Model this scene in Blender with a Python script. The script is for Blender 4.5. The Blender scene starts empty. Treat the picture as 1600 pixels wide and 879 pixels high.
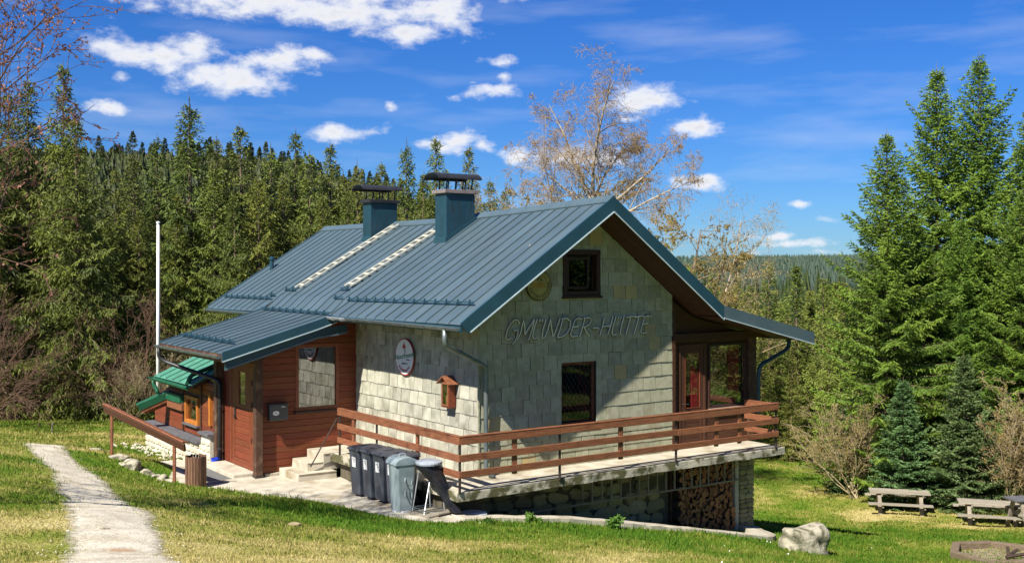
import bpy, bmesh, math, random
import numpy as np
from mathutils import Vector, Matrix
from mathutils.geometry import tessellate_polygon
random.seed(7)
S = bpy.context.scene
COL = S.collection
R = math.radians

# ------------------------------------------------------------------ camera, sun, sky, exposure
EYE = 4.11                                   # eye height over the terrace floor (z = 0)
FOC, HOR, MID = 1700.0, 417.0, 800.0         # focal length in photo pixels, horizon row, centre column
HUT = (-0.65, 21.3, 0.0)                     # outer wall corner of the hut
HROT = math.atan2(.5779, .8161)              # local x runs along the gable, local y along the ridge
VX = np.array([.8161, .5779]); UX = np.array([-.5779, .8161])

cam = bpy.data.objects.new("camera", bpy.data.cameras.new("camera"))
COL.objects.link(cam)
cam.location = (0, 0, EYE)
cam.rotation_euler = (R(90), 0, 0)
cam.data.sensor_width = 36
cam.data.lens = 36 * FOC / 1600
cam.data.shift_y = (HOR - 439.5) / 1600
cam.data.clip_start = .05
cam.data.clip_end = 12000
S.camera = cam

sv = -2.44 * VX - .90 * UX                   # towards the sun, worked out from the eave and verge shadows
SUN = Vector((sv[0], sv[1], 2.72)).normalized()
sun = bpy.data.objects.new("sun", bpy.data.lights.new("sun", 'SUN'))
COL.objects.link(sun)
sun.rotation_euler = SUN.to_track_quat('Z', 'Y').to_euler()
sun.data.energy = 5.0
sun.data.angle = R(.53)
sun.data.color = (1, .95, .85)

S.view_settings.view_transform = 'Standard'
S.view_settings.look = 'None'
S.view_settings.gamma = 1
S.view_settings.exposure = .9
S.render.engine = 'CYCLES'
S.cycles.max_bounces = 6
S.cycles.diffuse_bounces = 3
S.cycles.transparent_max_bounces = 12

CLOUDS = [  # column, row, half width, half height (photo pixels turned into directions), weight
    (430, 0, 250, 30, 1), (560, 22, 190, 26, 1), (690, 18, 62, 30, 1.1), (640, 48, 70, 20, .95), (480, -30, 330, 40, 1),
    (175, 70, 60, 22, .95), (235, 84, 85, 20, 1.05), (305, 72, 46, 22, 1.05), (270, 104, 40, 14, .9), (355, 122, 80, 26, 1.1),
    (430, 95, 62, 24, 1.05), (490, 92, 40, 13, .9), (165, 169, 36, 14, 1), (187, 119, 13, 11, .75), (226, 150, 11, 8, .65),
    (536, 206, 50, 17, 1.05), (690, 228, 42, 13, .95), (712, 222, 40, 17, 1.05), (748, 224, 24, 13, .95), (606, 166, 15, 10, .9),
    (782, 93, 30, 11, .9), (786, 118, 17, 12, .9), (772, 144, 42, 14, 1), (712, 150, 12, 8, .7), (742, 127, 12, 5, .6),
    (1000, 154, 58, 22, 1.1), (982, 184, 24, 10, .9), (1086, 201, 42, 16, 1.1), (812, 244, 28, 18, .95), (875, 245, 60, 20, 1),
    (950, 246, 60, 18, .95), (1098, 287, 40, 14, 1.1), (1254, 322, 16, 7, .9), (1216, 368, 22, 8, .95), (1300, 347, 24, 7, .75),
    (1180, 366, 40, 7, .6), (1240, 382, 70, 8, .75), (1170, 392, 60, 7, .6), (1290, 398, 60, 8, .6), (1215, 405, 90, 6, .55)]

def make_world():
    w = bpy.data.worlds.new("World"); S.world = w; w.use_nodes = True
    N, L = w.node_tree.nodes, w.node_tree.links
    bg = N["Background"]
    sky = N.new('ShaderNodeTexSky'); sky.sky_type = 'NISHITA'; sky.sun_disc = False
    sky.sun_elevation = math.asin(SUN.z); sky.sun_rotation = math.atan2(SUN.x, SUN.y)
    sky.altitude = 800; sky.air_density = 1.0; sky.dust_density = .15; sky.ozone_density = 3.5
    hs = N.new('ShaderNodeHueSaturation'); hs.inputs['Saturation'].default_value = 1.1; hs.inputs['Value'].default_value = 1
    L.new(sky.outputs[0], hs.inputs['Color'])
    tc = N.new('ShaderNodeTexCoord')
    sp2 = N.new('ShaderNodeSeparateXYZ'); L.new(tc.outputs['Generated'], sp2.inputs[0])
    tr = N.new('ShaderNodeMapRange'); tr.inputs['From Min'].default_value = .0; tr.inputs['From Max'].default_value = .22; L.new(sp2.outputs[2], tr.inputs['Value'])
    tn = N.new('ShaderNodeMixRGB'); tn.inputs[1].default_value = (.40, .68, 1.10, 1); tn.inputs[2].default_value = (.30, .70, 1.30, 1); L.new(tr.outputs[0], tn.inputs[0])
    tint = N.new('ShaderNodeMixRGB'); tint.blend_type = 'MULTIPLY'; tint.inputs[0].default_value = 1; L.new(hs.outputs[0], tint.inputs[1]); L.new(tn.outputs[0], tint.inputs[2])
    sep = N.new('ShaderNodeSeparateXYZ'); L.new(tc.outputs['Generated'], sep.inputs[0])
    def M(op, a, b=None, c=None):
        n = N.new('ShaderNodeMath'); n.operation = op
        for i, x in enumerate((a, b, c)):
            if x is None: continue
            if isinstance(x, (int, float)): n.inputs[i].default_value = x
            else: L.new(x, n.inputs[i])
        return n.outputs[0]
    az = M('ARCTAN2', sep.outputs[0], sep.outputs[1])
    el = M('ARCSINE', sep.outputs[2])
    cb = N.new('ShaderNodeCombineXYZ'); L.new(az, cb.inputs[0]); L.new(el, cb.inputs[1])
    def V(op, a, b):
        n = N.new('ShaderNodeVectorMath'); n.operation = op
        for i, x in enumerate((a, b)):
            if isinstance(x, tuple): n.inputs[i].default_value = x
            else: L.new(x, n.inputs[i])
        return n
    nz0 = N.new('ShaderNodeTexNoise'); nz0.inputs['Scale'].default_value = 16; nz0.inputs['Detail'].default_value = 3
    L.new(cb.outputs[0], nz0.inputs['Vector'])
    wob = V('SUBTRACT', nz0.outputs['Color'], (.5, .5, .5))
    wob = V('MULTIPLY', wob.outputs[0], (.03, .016, 0))
    pos = V('ADD', cb.outputs[0], wob.outputs[0]).outputs[0]
    tot = None; shade = None
    for (px, py, rx, ry, wt) in CLOUDS:
        a = math.atan((px - MID) / FOC); e = math.atan((HOR - py) / FOC * math.cos(a))
        d = V('SUBTRACT', pos, (a, e, 0))
        d = V('MULTIPLY', d.outputs[0], (FOC / rx, FOC / ry, 0))
        ln = N.new('ShaderNodeVectorMath'); ln.operation = 'LENGTH'; L.new(d.outputs[0], ln.inputs[0])
        f = M('MULTIPLY_ADD', ln.outputs['Value'], -wt * .55, wt)
        tot = f if tot is None else M('SMOOTH_MAX', tot, f, .12)
    nz = N.new('ShaderNodeTexNoise'); nz.inputs['Scale'].default_value = 38; nz.inputs['Detail'].default_value = 8
    nz.inputs['Roughness'].default_value = .62
    st = V('MULTIPLY', cb.outputs[0], (1, 1.7, 1)); L.new(st.outputs[0], nz.inputs['Vector'])
    dens = M('ADD', tot, M('MULTIPLY', M('SUBTRACT', nz.outputs['Fac'], .5), 1.5))
    mr = N.new('ShaderNodeMapRange'); mr.interpolation_type = 'SMOOTHSTEP'
    mr.inputs['From Min'].default_value = .34; mr.inputs['From Max'].default_value = 1.0
    L.new(dens, mr.inputs['Value'])
    # thin veils
    nv = N.new('ShaderNodeTexNoise'); nv.inputs['Scale'].default_value = 5; nv.inputs['Detail'].default_value = 6
    sv_ = V('MULTIPLY', cb.outputs[0], (1, 5.5, 1)); L.new(sv_.outputs[0], nv.inputs['Vector'])
    mv = N.new('ShaderNodeMapRange'); mv.inputs['From Min'].default_value = .5; mv.inputs['From Max'].default_value = .85
    mv.inputs['To Max'].default_value = .3; L.new(nv.outputs['Fac'], mv.inputs['Value'])
    cov = M('MAXIMUM', mr.outputs[0], mv.outputs[0])
    # cloud body: slightly grey where thickest
    rmp = N.new('ShaderNodeMapRange'); rmp.inputs['From Min'].default_value = .8; rmp.inputs['From Max'].default_value = 1.5
    L.new(dens, rmp.inputs['Value'])
    cm = N.new('ShaderNodeMixRGB'); cm.inputs[1].default_value = (10.2, 10.3, 10.7, 1); cm.inputs[2].default_value = (6.2, 6.5, 7.4, 1)
    L.new(rmp.outputs[0], cm.inputs[0])
    mx = N.new('ShaderNodeMixRGB'); L.new(cov, mx.inputs[0]); L.new(tint.outputs[0], mx.inputs[1]); L.new(cm.outputs[0], mx.inputs[2])
    L.new(mx.outputs[0], bg.inputs['Color'])
    bg.inputs['Strength'].default_value = .05
make_world()

# ------------------------------------------------------------------ materials
def nodes_of(name):
    m = bpy.data.materials.new(name); m.use_nodes = True
    return m, m.node_tree.nodes, m.node_tree.links
def c4(c): return (c[0], c[1], c[2], 1)
def pm(name, c1, c2=None, scale=6, rough=.7, bump=.0, bscale=None, metal=0, stretch=(1, 1, 1), rnd=0., lo=.35, hi=.65,
       c3=None, s3=2., lo3=.55, hi3=.7, spec=.4, st3=(1, 1, 1), rnd_hue=0.):
    """principled material: two-tone noise, optional third stain colour, per-object value variation, bump"""
    m, N, L = nodes_of(name)
    b = N['Principled BSDF']; b.inputs['Roughness'].default_value = rough; b.inputs['Metallic'].default_value = metal
    b.inputs['Specular IOR Level'].default_value = spec
    tc = N.new('ShaderNodeTexCoord'); mp = N.new('ShaderNodeMapping'); mp.inputs['Scale'].default_value = stretch
    oi = N.new('ShaderNodeObjectInfo')
    off = N.new('ShaderNodeVectorMath'); off.operation = 'ADD'
    L.new(tc.outputs['Object'], off.inputs[0])
    ml = N.new('ShaderNodeMath'); ml.operation = 'MULTIPLY'; ml.inputs[1].default_value = 37 if rnd else 0
    L.new(oi.outputs['Random'], ml.inputs[0]); L.new(ml.outputs[0], off.inputs[1])
    L.new(off.outputs[0], mp.inputs['Vector'])
    c2 = c2 or tuple(x * .8 for x in c1)
    nz = N.new('ShaderNodeTexNoise'); nz.inputs['Scale'].default_value = scale; nz.inputs['Detail'].default_value = 6
    L.new(mp.outputs[0], nz.inputs['Vector'])
    mr = N.new('ShaderNodeMapRange'); mr.inputs['From Min'].default_value = lo; mr.inputs['From Max'].default_value = hi
    L.new(nz.outputs['Fac'], mr.inputs['Value'])
    mx = N.new('ShaderNodeMixRGB'); mx.inputs[1].default_value = c4(c1); mx.inputs[2].default_value = c4(c2)
    L.new(mr.outputs[0], mx.inputs[0]); out = mx.outputs[0]
    if c3:
        n3 = N.new('ShaderNodeTexNoise'); n3.inputs['Scale'].default_value = s3; n3.inputs['Detail'].default_value = 5
        m3p = N.new('ShaderNodeMapping'); m3p.inputs['Scale'].default_value = st3; L.new(off.outputs[0], m3p.inputs['Vector'])
        L.new(m3p.outputs[0], n3.inputs['Vector'])
        m3 = N.new('ShaderNodeMapRange'); m3.inputs['From Min'].default_value = lo3; m3.inputs['From Max'].default_value = hi3
        L.new(n3.outputs['Fac'], m3.inputs['Value'])
        x3 = N.new('ShaderNodeMixRGB'); x3.inputs[2].default_value = c4(c3)
        L.new(m3.outputs[0], x3.inputs[0]); L.new(out, x3.inputs[1]); out = x3.outputs[0]
    if rnd:
        mv = N.new('ShaderNodeMapRange'); mv.inputs['To Min'].default_value = 1 - rnd; mv.inputs['To Max'].default_value = 1 + rnd
        L.new(oi.outputs['Random'], mv.inputs['Value'])
        h = N.new('ShaderNodeHueSaturation'); L.new(mv.outputs[0], h.inputs['Value']); L.new(out, h.inputs['Color'])
        if rnd_hue:
            mh = N.new('ShaderNodeMapRange'); mh.inputs['To Min'].default_value = .5 - rnd_hue; mh.inputs['To Max'].default_value = .5 + rnd_hue
            f = N.new('ShaderNodeMath'); f.operation = 'FRACT'
            q = N.new('ShaderNodeMath'); q.operation = 'MULTIPLY'; q.inputs[1].default_value = 13.7
            L.new(oi.outputs['Random'], q.inputs[0]); L.new(q.outputs[0], f.inputs[0]); L.new(f.outputs[0], mh.inputs['Value'])
            L.new(mh.outputs[0], h.inputs['Hue'])
        out = h.outputs[0]
    L.new(out, b.inputs['Base Color'])
    if bump:
        nb = N.new('ShaderNodeTexNoise'); nb.inputs['Scale'].default_value = bscale or scale * 4; nb.inputs['Detail'].default_value = 5
        L.new(mp.outputs[0], nb.inputs['Vector'])
        bp = N.new('ShaderNodeBump'); bp.inputs['Strength'].default_value = bump; bp.inputs['Distance'].default_value = .02
        L.new(nb.outputs['Fac'], bp.inputs['Height']); L.new(bp.outputs[0], b.inputs['Normal'])
    return m

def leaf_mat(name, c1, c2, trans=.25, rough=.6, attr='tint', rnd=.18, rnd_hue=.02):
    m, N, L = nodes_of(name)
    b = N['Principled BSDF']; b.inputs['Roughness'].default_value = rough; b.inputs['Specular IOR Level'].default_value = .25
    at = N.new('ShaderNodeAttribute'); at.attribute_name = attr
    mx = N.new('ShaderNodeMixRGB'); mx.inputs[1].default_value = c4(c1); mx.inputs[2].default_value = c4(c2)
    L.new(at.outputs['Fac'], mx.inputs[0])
    oi = N.new('ShaderNodeObjectInfo')
    mv = N.new('ShaderNodeMapRange'); mv.inputs['To Min'].default_value = 1 - rnd; mv.inputs['To Max'].default_value = 1 + rnd
    L.new(oi.outputs['Random'], mv.inputs['Value'])
    h = N.new('ShaderNodeHueSaturation'); L.new(mv.outputs[0], h.inputs['Value']); L.new(mx.outputs[0], h.inputs['Color'])
    mh = N.new('ShaderNodeMapRange'); mh.inputs['To Min'].default_value = .5 - rnd_hue; mh.inputs['To Max'].default_value = .5 + rnd_hue
    q = N.new('ShaderNodeMath'); q.operation = 'MULTIPLY'; q.inputs[1].default_value = 13.7
    f = N.new('ShaderNodeMath'); f.operation = 'FRACT'
    L.new(oi.outputs['Random'], q.inputs[0]); L.new(q.outputs[0], f.inputs[0]); L.new(f.outputs[0], mh.inputs['Value'])
    L.new(mh.outputs[0], h.inputs['Hue'])
    L.new(h.outputs[0], b.inputs['Base Color'])
    t = N.new('ShaderNodeBsdfTranslucent'); L.new(h.outputs[0], t.inputs['Color'])
    ms = N.new('ShaderNodeMixShader'); ms.inputs[0].default_value = trans
    L.new(b.outputs[0], ms.inputs[1]); L.new(t.outputs[0], ms.inputs[2])
    L.new(ms.outputs[0], N['Material Output'].inputs['Surface'])
    return m

def glass_mat(name, tint=(.85, .9, .9), base=.06, k=.9):
    m, N, L = nodes_of(name)
    N.remove(N['Principled BSDF'])
    tr = N.new('ShaderNodeBsdfTransparent'); tr.inputs[0].default_value = c4(tint)
    gl = N.new('ShaderNodeBsdfGlossy'); gl.inputs['Roughness'].default_value = .015
    lw = N.new('ShaderNodeFresnel'); lw.inputs['IOR'].default_value = 1.6
    a = N.new('ShaderNodeMath'); a.operation = 'MULTIPLY_ADD'; a.inputs[1].default_value = k; a.inputs[2].default_value = base
    a.use_clamp = True
    L.new(lw.outputs[0], a.inputs[0])
    ms = N.new('ShaderNodeMixShader'); L.new(a.outputs[0], ms.inputs[0]); L.new(tr.outputs[0], ms.inputs[1]); L.new(gl.outputs[0], ms.inputs[2])
    L.new(ms.outputs[0], N['Material Output'].inputs['Surface'])
    return m

MT = {}
MT['shingle'] = pm('shingle_grey_green', (.385, .375, .265), (.31, .30, .20), 7, .85, .4, 40, rnd=.14, rnd_hue=.012,
                   c3=(.25, .22, .12), s3=2.2, lo3=.58, hi3=.85, spec=.2)
MT['shingle_ochre'] = pm('shingle_ochre', (.46, .36, .16), (.38, .31, .18), 5, .85, .35, 40, rnd=.1, spec=.2)
MT['shingle_side'] = pm('shingle_weathered', (.45, .435, .35), (.32, .31, .24), 4, .85, .5, 40, rnd=.16, rnd_hue=.01,
                        c3=(.16, .15, .11), s3=2.6, lo3=.55, hi3=.75, st3=(1, 1, .6), spec=.2)
MT['render_wall'] = pm('bare_wall', (.03, .028, .02), (.02, .019, .014), 3, .9, .3)
MT['roof'] = pm('roof_metal', (.082, .122, .142), (.062, .096, .114), 2.2, .34, .12, 2.5, metal=.0, rnd=.09, spec=.7, lo=.3, hi=.7, stretch=(.5, 3, .5), c3=(.10, .125, .130), s3=7, lo3=.55, hi3=.8, st3=(.35, 3, .35))
MT['roof_dark'] = pm('roof_trim', (.018, .062, .088), (.014, .050, .072), 2, .38, .02, spec=.6)
MT['roof_edge'] = pm('drip_edge', (.45, .55, .58), None, 3, .35, 0)
MT['chim'] = pm('chimney_sheet', (.014, .055, .080), (.010, .040, .060), 3, .42, .08, spec=.5, c3=(.02, .035, .042), s3=5, lo3=.5, hi3=.7, st3=(3, 3, .6))
MT['black'] = pm('black_metal', (.03, .03, .034), (.02, .02, .022), 8, .45, .05)
MT['capstone'] = pm('chimney_cap', (.22, .18, .17), (.16, .13, .125), 8, .8, .2)
MT['zinc'] = pm('zinc', (.20, .23, .23), (.14, .17, .175), 5, .42, .05, metal=.55)
MT['zincpale'] = pm('zinc_bright', (.62, .64, .66), (.5, .52, .54), 5, .35, .03, metal=.5)
MT['ladder'] = pm('ladder_wood', (.52, .50, .41), (.36, .345, .28), 12, .7, .1)
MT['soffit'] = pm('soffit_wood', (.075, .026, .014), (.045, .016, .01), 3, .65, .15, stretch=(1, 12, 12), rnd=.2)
MT['redwood'] = pm('red_stained_board', (.195, .046, .016), (.135, .031, .011), 3, .62, .2, 14, stretch=(1.2, 6, 14), rnd=.13, rnd_hue=.006)
MT['redwood_door'] = pm('red_door_wood', (.20, .050, .018), (.145, .035, .013), 3, .55, .15, 14, stretch=(8, 8, 1.2), rnd=.08)
MT['brown'] = pm('brown_timber', (.085, .032, .015), (.055, .021, .010), 3, .65, .2, 14, stretch=(1.2, 8, 14), rnd=.16)
MT['darkpost'] = pm('dark_post', (.085, .040, .022), (.055, .026, .015), 4, .7, .3, 14, stretch=(12, 12, 1), c3=(.15, .09, .05), s3=5, lo3=.5, hi3=.7)
MT['rail'] = pm('rail_board', (.27, .105, .048), (.165, .058, .027), 3.5, .6, .25, 12, stretch=(14, 1.2, 14), rnd=.12, c3=(.14, .05, .026), s3=4, lo3=.58, hi3=.75)
MT['railx'] = pm('rail_board_long', (.27, .105, .048), (.165, .058, .027), 3.5, .6, .25, 12, stretch=(1.2, 14, 14), rnd=.12, c3=(.14, .05, .026), s3=4, lo3=.58, hi3=.75)
MT['iron'] = pm('iron', (.05, .035, .028), (.03, .022, .018), 12, .6, .1)
MT['orange'] = pm('orange_window_frame', (.48, .17, .03), (.38, .12, .02), 6, .5, .05)
MT['concrete'] = pm('concrete', (.52, .47, .37), (.40, .36, .28), 3, .9, .35, 30, c3=(.25, .20, .12), s3=1.8, lo3=.50, hi3=.74)
MT['slab_edge'] = pm('mossy_concrete', (.46, .42, .33), (.34, .31, .23), 3, .95, .6, 26, c3=(.085, .08, .035), s3=3.4, lo3=.46, hi3=.56)
MT['greystone'] = pm('grey_slab', (.16, .16, .155), (.12, .12, .115), 4, .8, .2)
MT['fieldstone'] = pm('fieldstone', (.36, .30, .16), (.24, .20, .105), 5, .9, .5, 18, rnd=.28, rnd_hue=.02)
MT['mortar'] = pm('dark_mortar', (.12, .10, .065), (.08, .068, .045), 6, .95, .4)
MT['limestone'] = pm('pale_limestone', (.66, .60, .47), (.54, .48, .36), 6, .9, .5, 22, rnd=.12)
MT['palemortar'] = pm('pale_mortar', (.62, .57, .45), (.5, .46, .36), 6, .95, .4)
MT['boulder'] = pm('boulder_granite', (.42, .38, .29), (.28, .255, .18), 5, .95, .9, 14, c3=(.11, .10, .06), s3=6, lo3=.50, hi3=.62)
MT['logend'] = pm('log_end', (.32, .145, .062), (.21, .09, .038), 9, .85, .3, rnd=.35, rnd_hue=.012)
MT['bark'] = pm('log_bark', (.07, .045, .03), (.045, .03, .02), 9, .95, .5)
MT['bin'] = pm('bin_plastic', (.060, .070, .088), (.050, .058, .074), 4, .5, .06, rnd=.12, c3=(.10, .105, .11), s3=3, lo3=.58, hi3=.8)
MT['binlid'] = pm('bin_lid_plastic', (.062, .066, .076), (.05, .053, .062), 4, .45, .06, rnd=.12)
MT['white'] = pm('white_paint', (.78, .78, .76), (.70, .70, .68), 5, .5, 0)
MT['paper'] = pm('paper_sticker', (.80, .79, .76), (.72, .71, .68), 14, .6, 0)
MT['greycan'] = pm('grey_galvanised', (.30, .37, .38), (.24, .30, .31), 3, .5, .06, metal=.15)
MT['baglid'] = pm('grey_lid', (.34, .38, .42), (.27, .30, .34), 5, .5, .05)
MT['bag'] = pm('black_bag', (.014, .014, .016), (.02, .02, .022), 6, .3, .5, 18)
MT['blue'] = pm('blue_plastic', (.01, .05, .55), None, 5, .4)
MT['pole'] = pm('pole_white', (.80, .80, .78), (.70, .70, .69), 3, .45, 0)
MT['greenroof'] = pm('green_sheet', (.014, .11, .052), (.011, .085, .042), 4, .5, .08, spec=.4, c3=(.05, .12, .07), s3=6)
MT['greenpanel'] = pm('green_roof_panel', (.085, .26, .18), (.06, .20, .135), 5, .5, .03, spec=.5, rnd=.06)
MT['greywood'] = pm('weathered_wood', (.34, .30, .23), (.23, .20, .15), 4, .85, .35, 20, stretch=(1.2, 12, 12), rnd=.14)
MT['greywood_leg'] = pm('weathered_leg', (.30, .26, .20), (.20, .17, .13), 4, .85, .35, 20, rnd=.12)
MT['slat'] = pm('bin_slat_wood', (.20, .105, .06), (.13, .065, .038), 4, .75, .3, 14, stretch=(10, 10, 1), rnd=.22)
MT['birch'] = pm('birch_bark', (.46, .39, .30), (.27, .22, .16), 3, .85, .3, 20, stretch=(3, 3, 1), c3=(.07, .055, .04), s3=3, lo3=.56, hi3=.66)
MT['twig'] = pm('birch_twig', (.38, .29, .18), (.27, .20, .12), 3, .85)
MT['palebark'] = pm('pale_twig', (.42, .34, .20), (.31, .25, .14), 3, .85)
MT['redtwig'] = pm('red_twig', (.17, .095, .06), (.11, .06, .04), 3, .85)
MT['paletwig'] = pm('straw_twig', (.36, .28, .16), (.25, .19, .11), 3, .85)
MT['trunk'] = pm('spruce_bark', (.21, .155, .10), (.12, .085, .055), 4, .95, .6, 18, stretch=(3, 3, .6))
MT['curtain'] = pm('red_curtain', (.62, .05, .06), (.46, .035, .045), 5, .85, .1, lo=.45, hi=.55)
MT['inner'] = pm('dark_interior', (.05, .03, .02), (.035, .022, .016), 3, .9)
MT['winframe'] = pm('dark_window_frame', (.05, .02, .014), (.035, .015, .011), 6, .55)
MT['winframe_red'] = pm('red_window_frame', (.22, .065, .026), (.16, .045, .02), 6, .55)
MT['yellowplate'] = pm('yellowed_plaque', (.40, .33, .10), (.30, .25, .08), 6, .6, .1)
MT['ink'] = pm('ink_dark', (.05, .045, .02), None, 5, .7)
MT['signgreen'] = pm('sign_green', (.0, .20, .08), None, 5, .6)
MT['signred'] = pm('sign_red', (.45, .03, .03), None, 5, .6)
MT['letter'] = pm('letter_lit_edge', (.85, .83, .66), (.75, .73, .58), 5, .5)  # pale tone for the painted sunlit edges of the name letters
MT['letterface'] = pm('letter_face', (.24, .22, .13), (.20, .185, .11), 5, .8)
MT['candle'] = pm('lantern_candle', (.75, .45, .16), (.6, .3, .08), 5, .6)
MT['timber_old'] = pm('old_timber', (.19, .14, .09), (.11, .08, .05), 4, .9, .5, 16, stretch=(1.2, 8, 8), rnd=.15)
MT['ash'] = pm('ash_soil', (.30, .24, .15), (.18, .14, .085), 5, .95, .5)
MT['slate'] = pm('slate_grey', (.13, .13, .14), (.09, .09, .10), 5, .6, .1)
MT['bin_grey'] = pm('mailbox_grey', (.07, .075, .075), (.055, .06, .06), 5, .45, .03)
MT['glass'] = glass_mat('window_glass', (.96, .97, .97), base=.0, k=.6)
MT['glass_dark'] = glass_mat('window_glass_dark', (.5, .52, .55), .0, .35)
MT['glass_mirror'] = glass_mat('window_glass_mirroring', (.6, .62, .62), .22, .9)
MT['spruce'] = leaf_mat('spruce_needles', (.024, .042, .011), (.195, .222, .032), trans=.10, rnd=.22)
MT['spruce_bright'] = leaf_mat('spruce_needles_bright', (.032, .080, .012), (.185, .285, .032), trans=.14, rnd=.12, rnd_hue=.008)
MT['spruce_pale'] = leaf_mat('slender_spruce_needles', (.065, .090, .018), (.235, .275, .05), trans=.25)
MT['fir'] = leaf_mat('fir_needles', (.030, .075, .022), (.16, .25, .085))
MT['spruce_far'] = leaf_mat('far_spruce_needles', (.024, .042, .013), (.070, .086, .020), trans=.1)
MT['haze_blue_far'] = leaf_mat('distant_forest', (.030, .052, .040), (.055, .085, .050), trans=.05)  # haze of distance is put into the bluish needle colour
MT['catkin'] = leaf_mat('birch_catkins', (.42, .28, .09), (.55, .39, .14), trans=.4)
MT['bud'] = leaf_mat('pink_buds', (.26, .12, .08), (.38, .20, .13), trans=.3)
MT['larch'] = leaf_mat('young_leaves', (.27, .19, .05), (.32, .27, .065), trans=.4)
MT['weed'] = leaf_mat('weed_leaves', (.08, .16, .02), (.14, .24, .04), trans=.3)

# ------------------------------------------------------------------ mesh helpers
def mesh_np(name, V, Fq, mat, attr=None, smooth=False):
    """mesh from numpy: V (n,3), Fq (m,k) faces all of k corners; attr: per-vertex float 'tint'"""
    me = bpy.data.meshes.new(name)
    V = np.asarray(V, np.float32); Fq = np.asarray(Fq, np.int32)
    k = Fq.shape[1]
    me.vertices.add(len(V)); me.vertices.foreach_set('co', V.ravel())
    me.loops.add(Fq.size); me.loops.foreach_set('vertex_index', Fq.ravel())
    me.polygons.add(len(Fq))
    me.polygons.foreach_set('loop_start', np.arange(0, Fq.size, k, dtype=np.int32))
    if smooth: me.polygons.foreach_set('use_smooth', np.ones(len(Fq), bool))
    if attr is not None:
        a = me.attributes.new('tint', 'FLOAT', 'POINT'); a.data.foreach_set('value', np.asarray(attr, np.float32))
    me.materials.append(mat); me.update(calc_edges=True)
    return me

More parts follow.
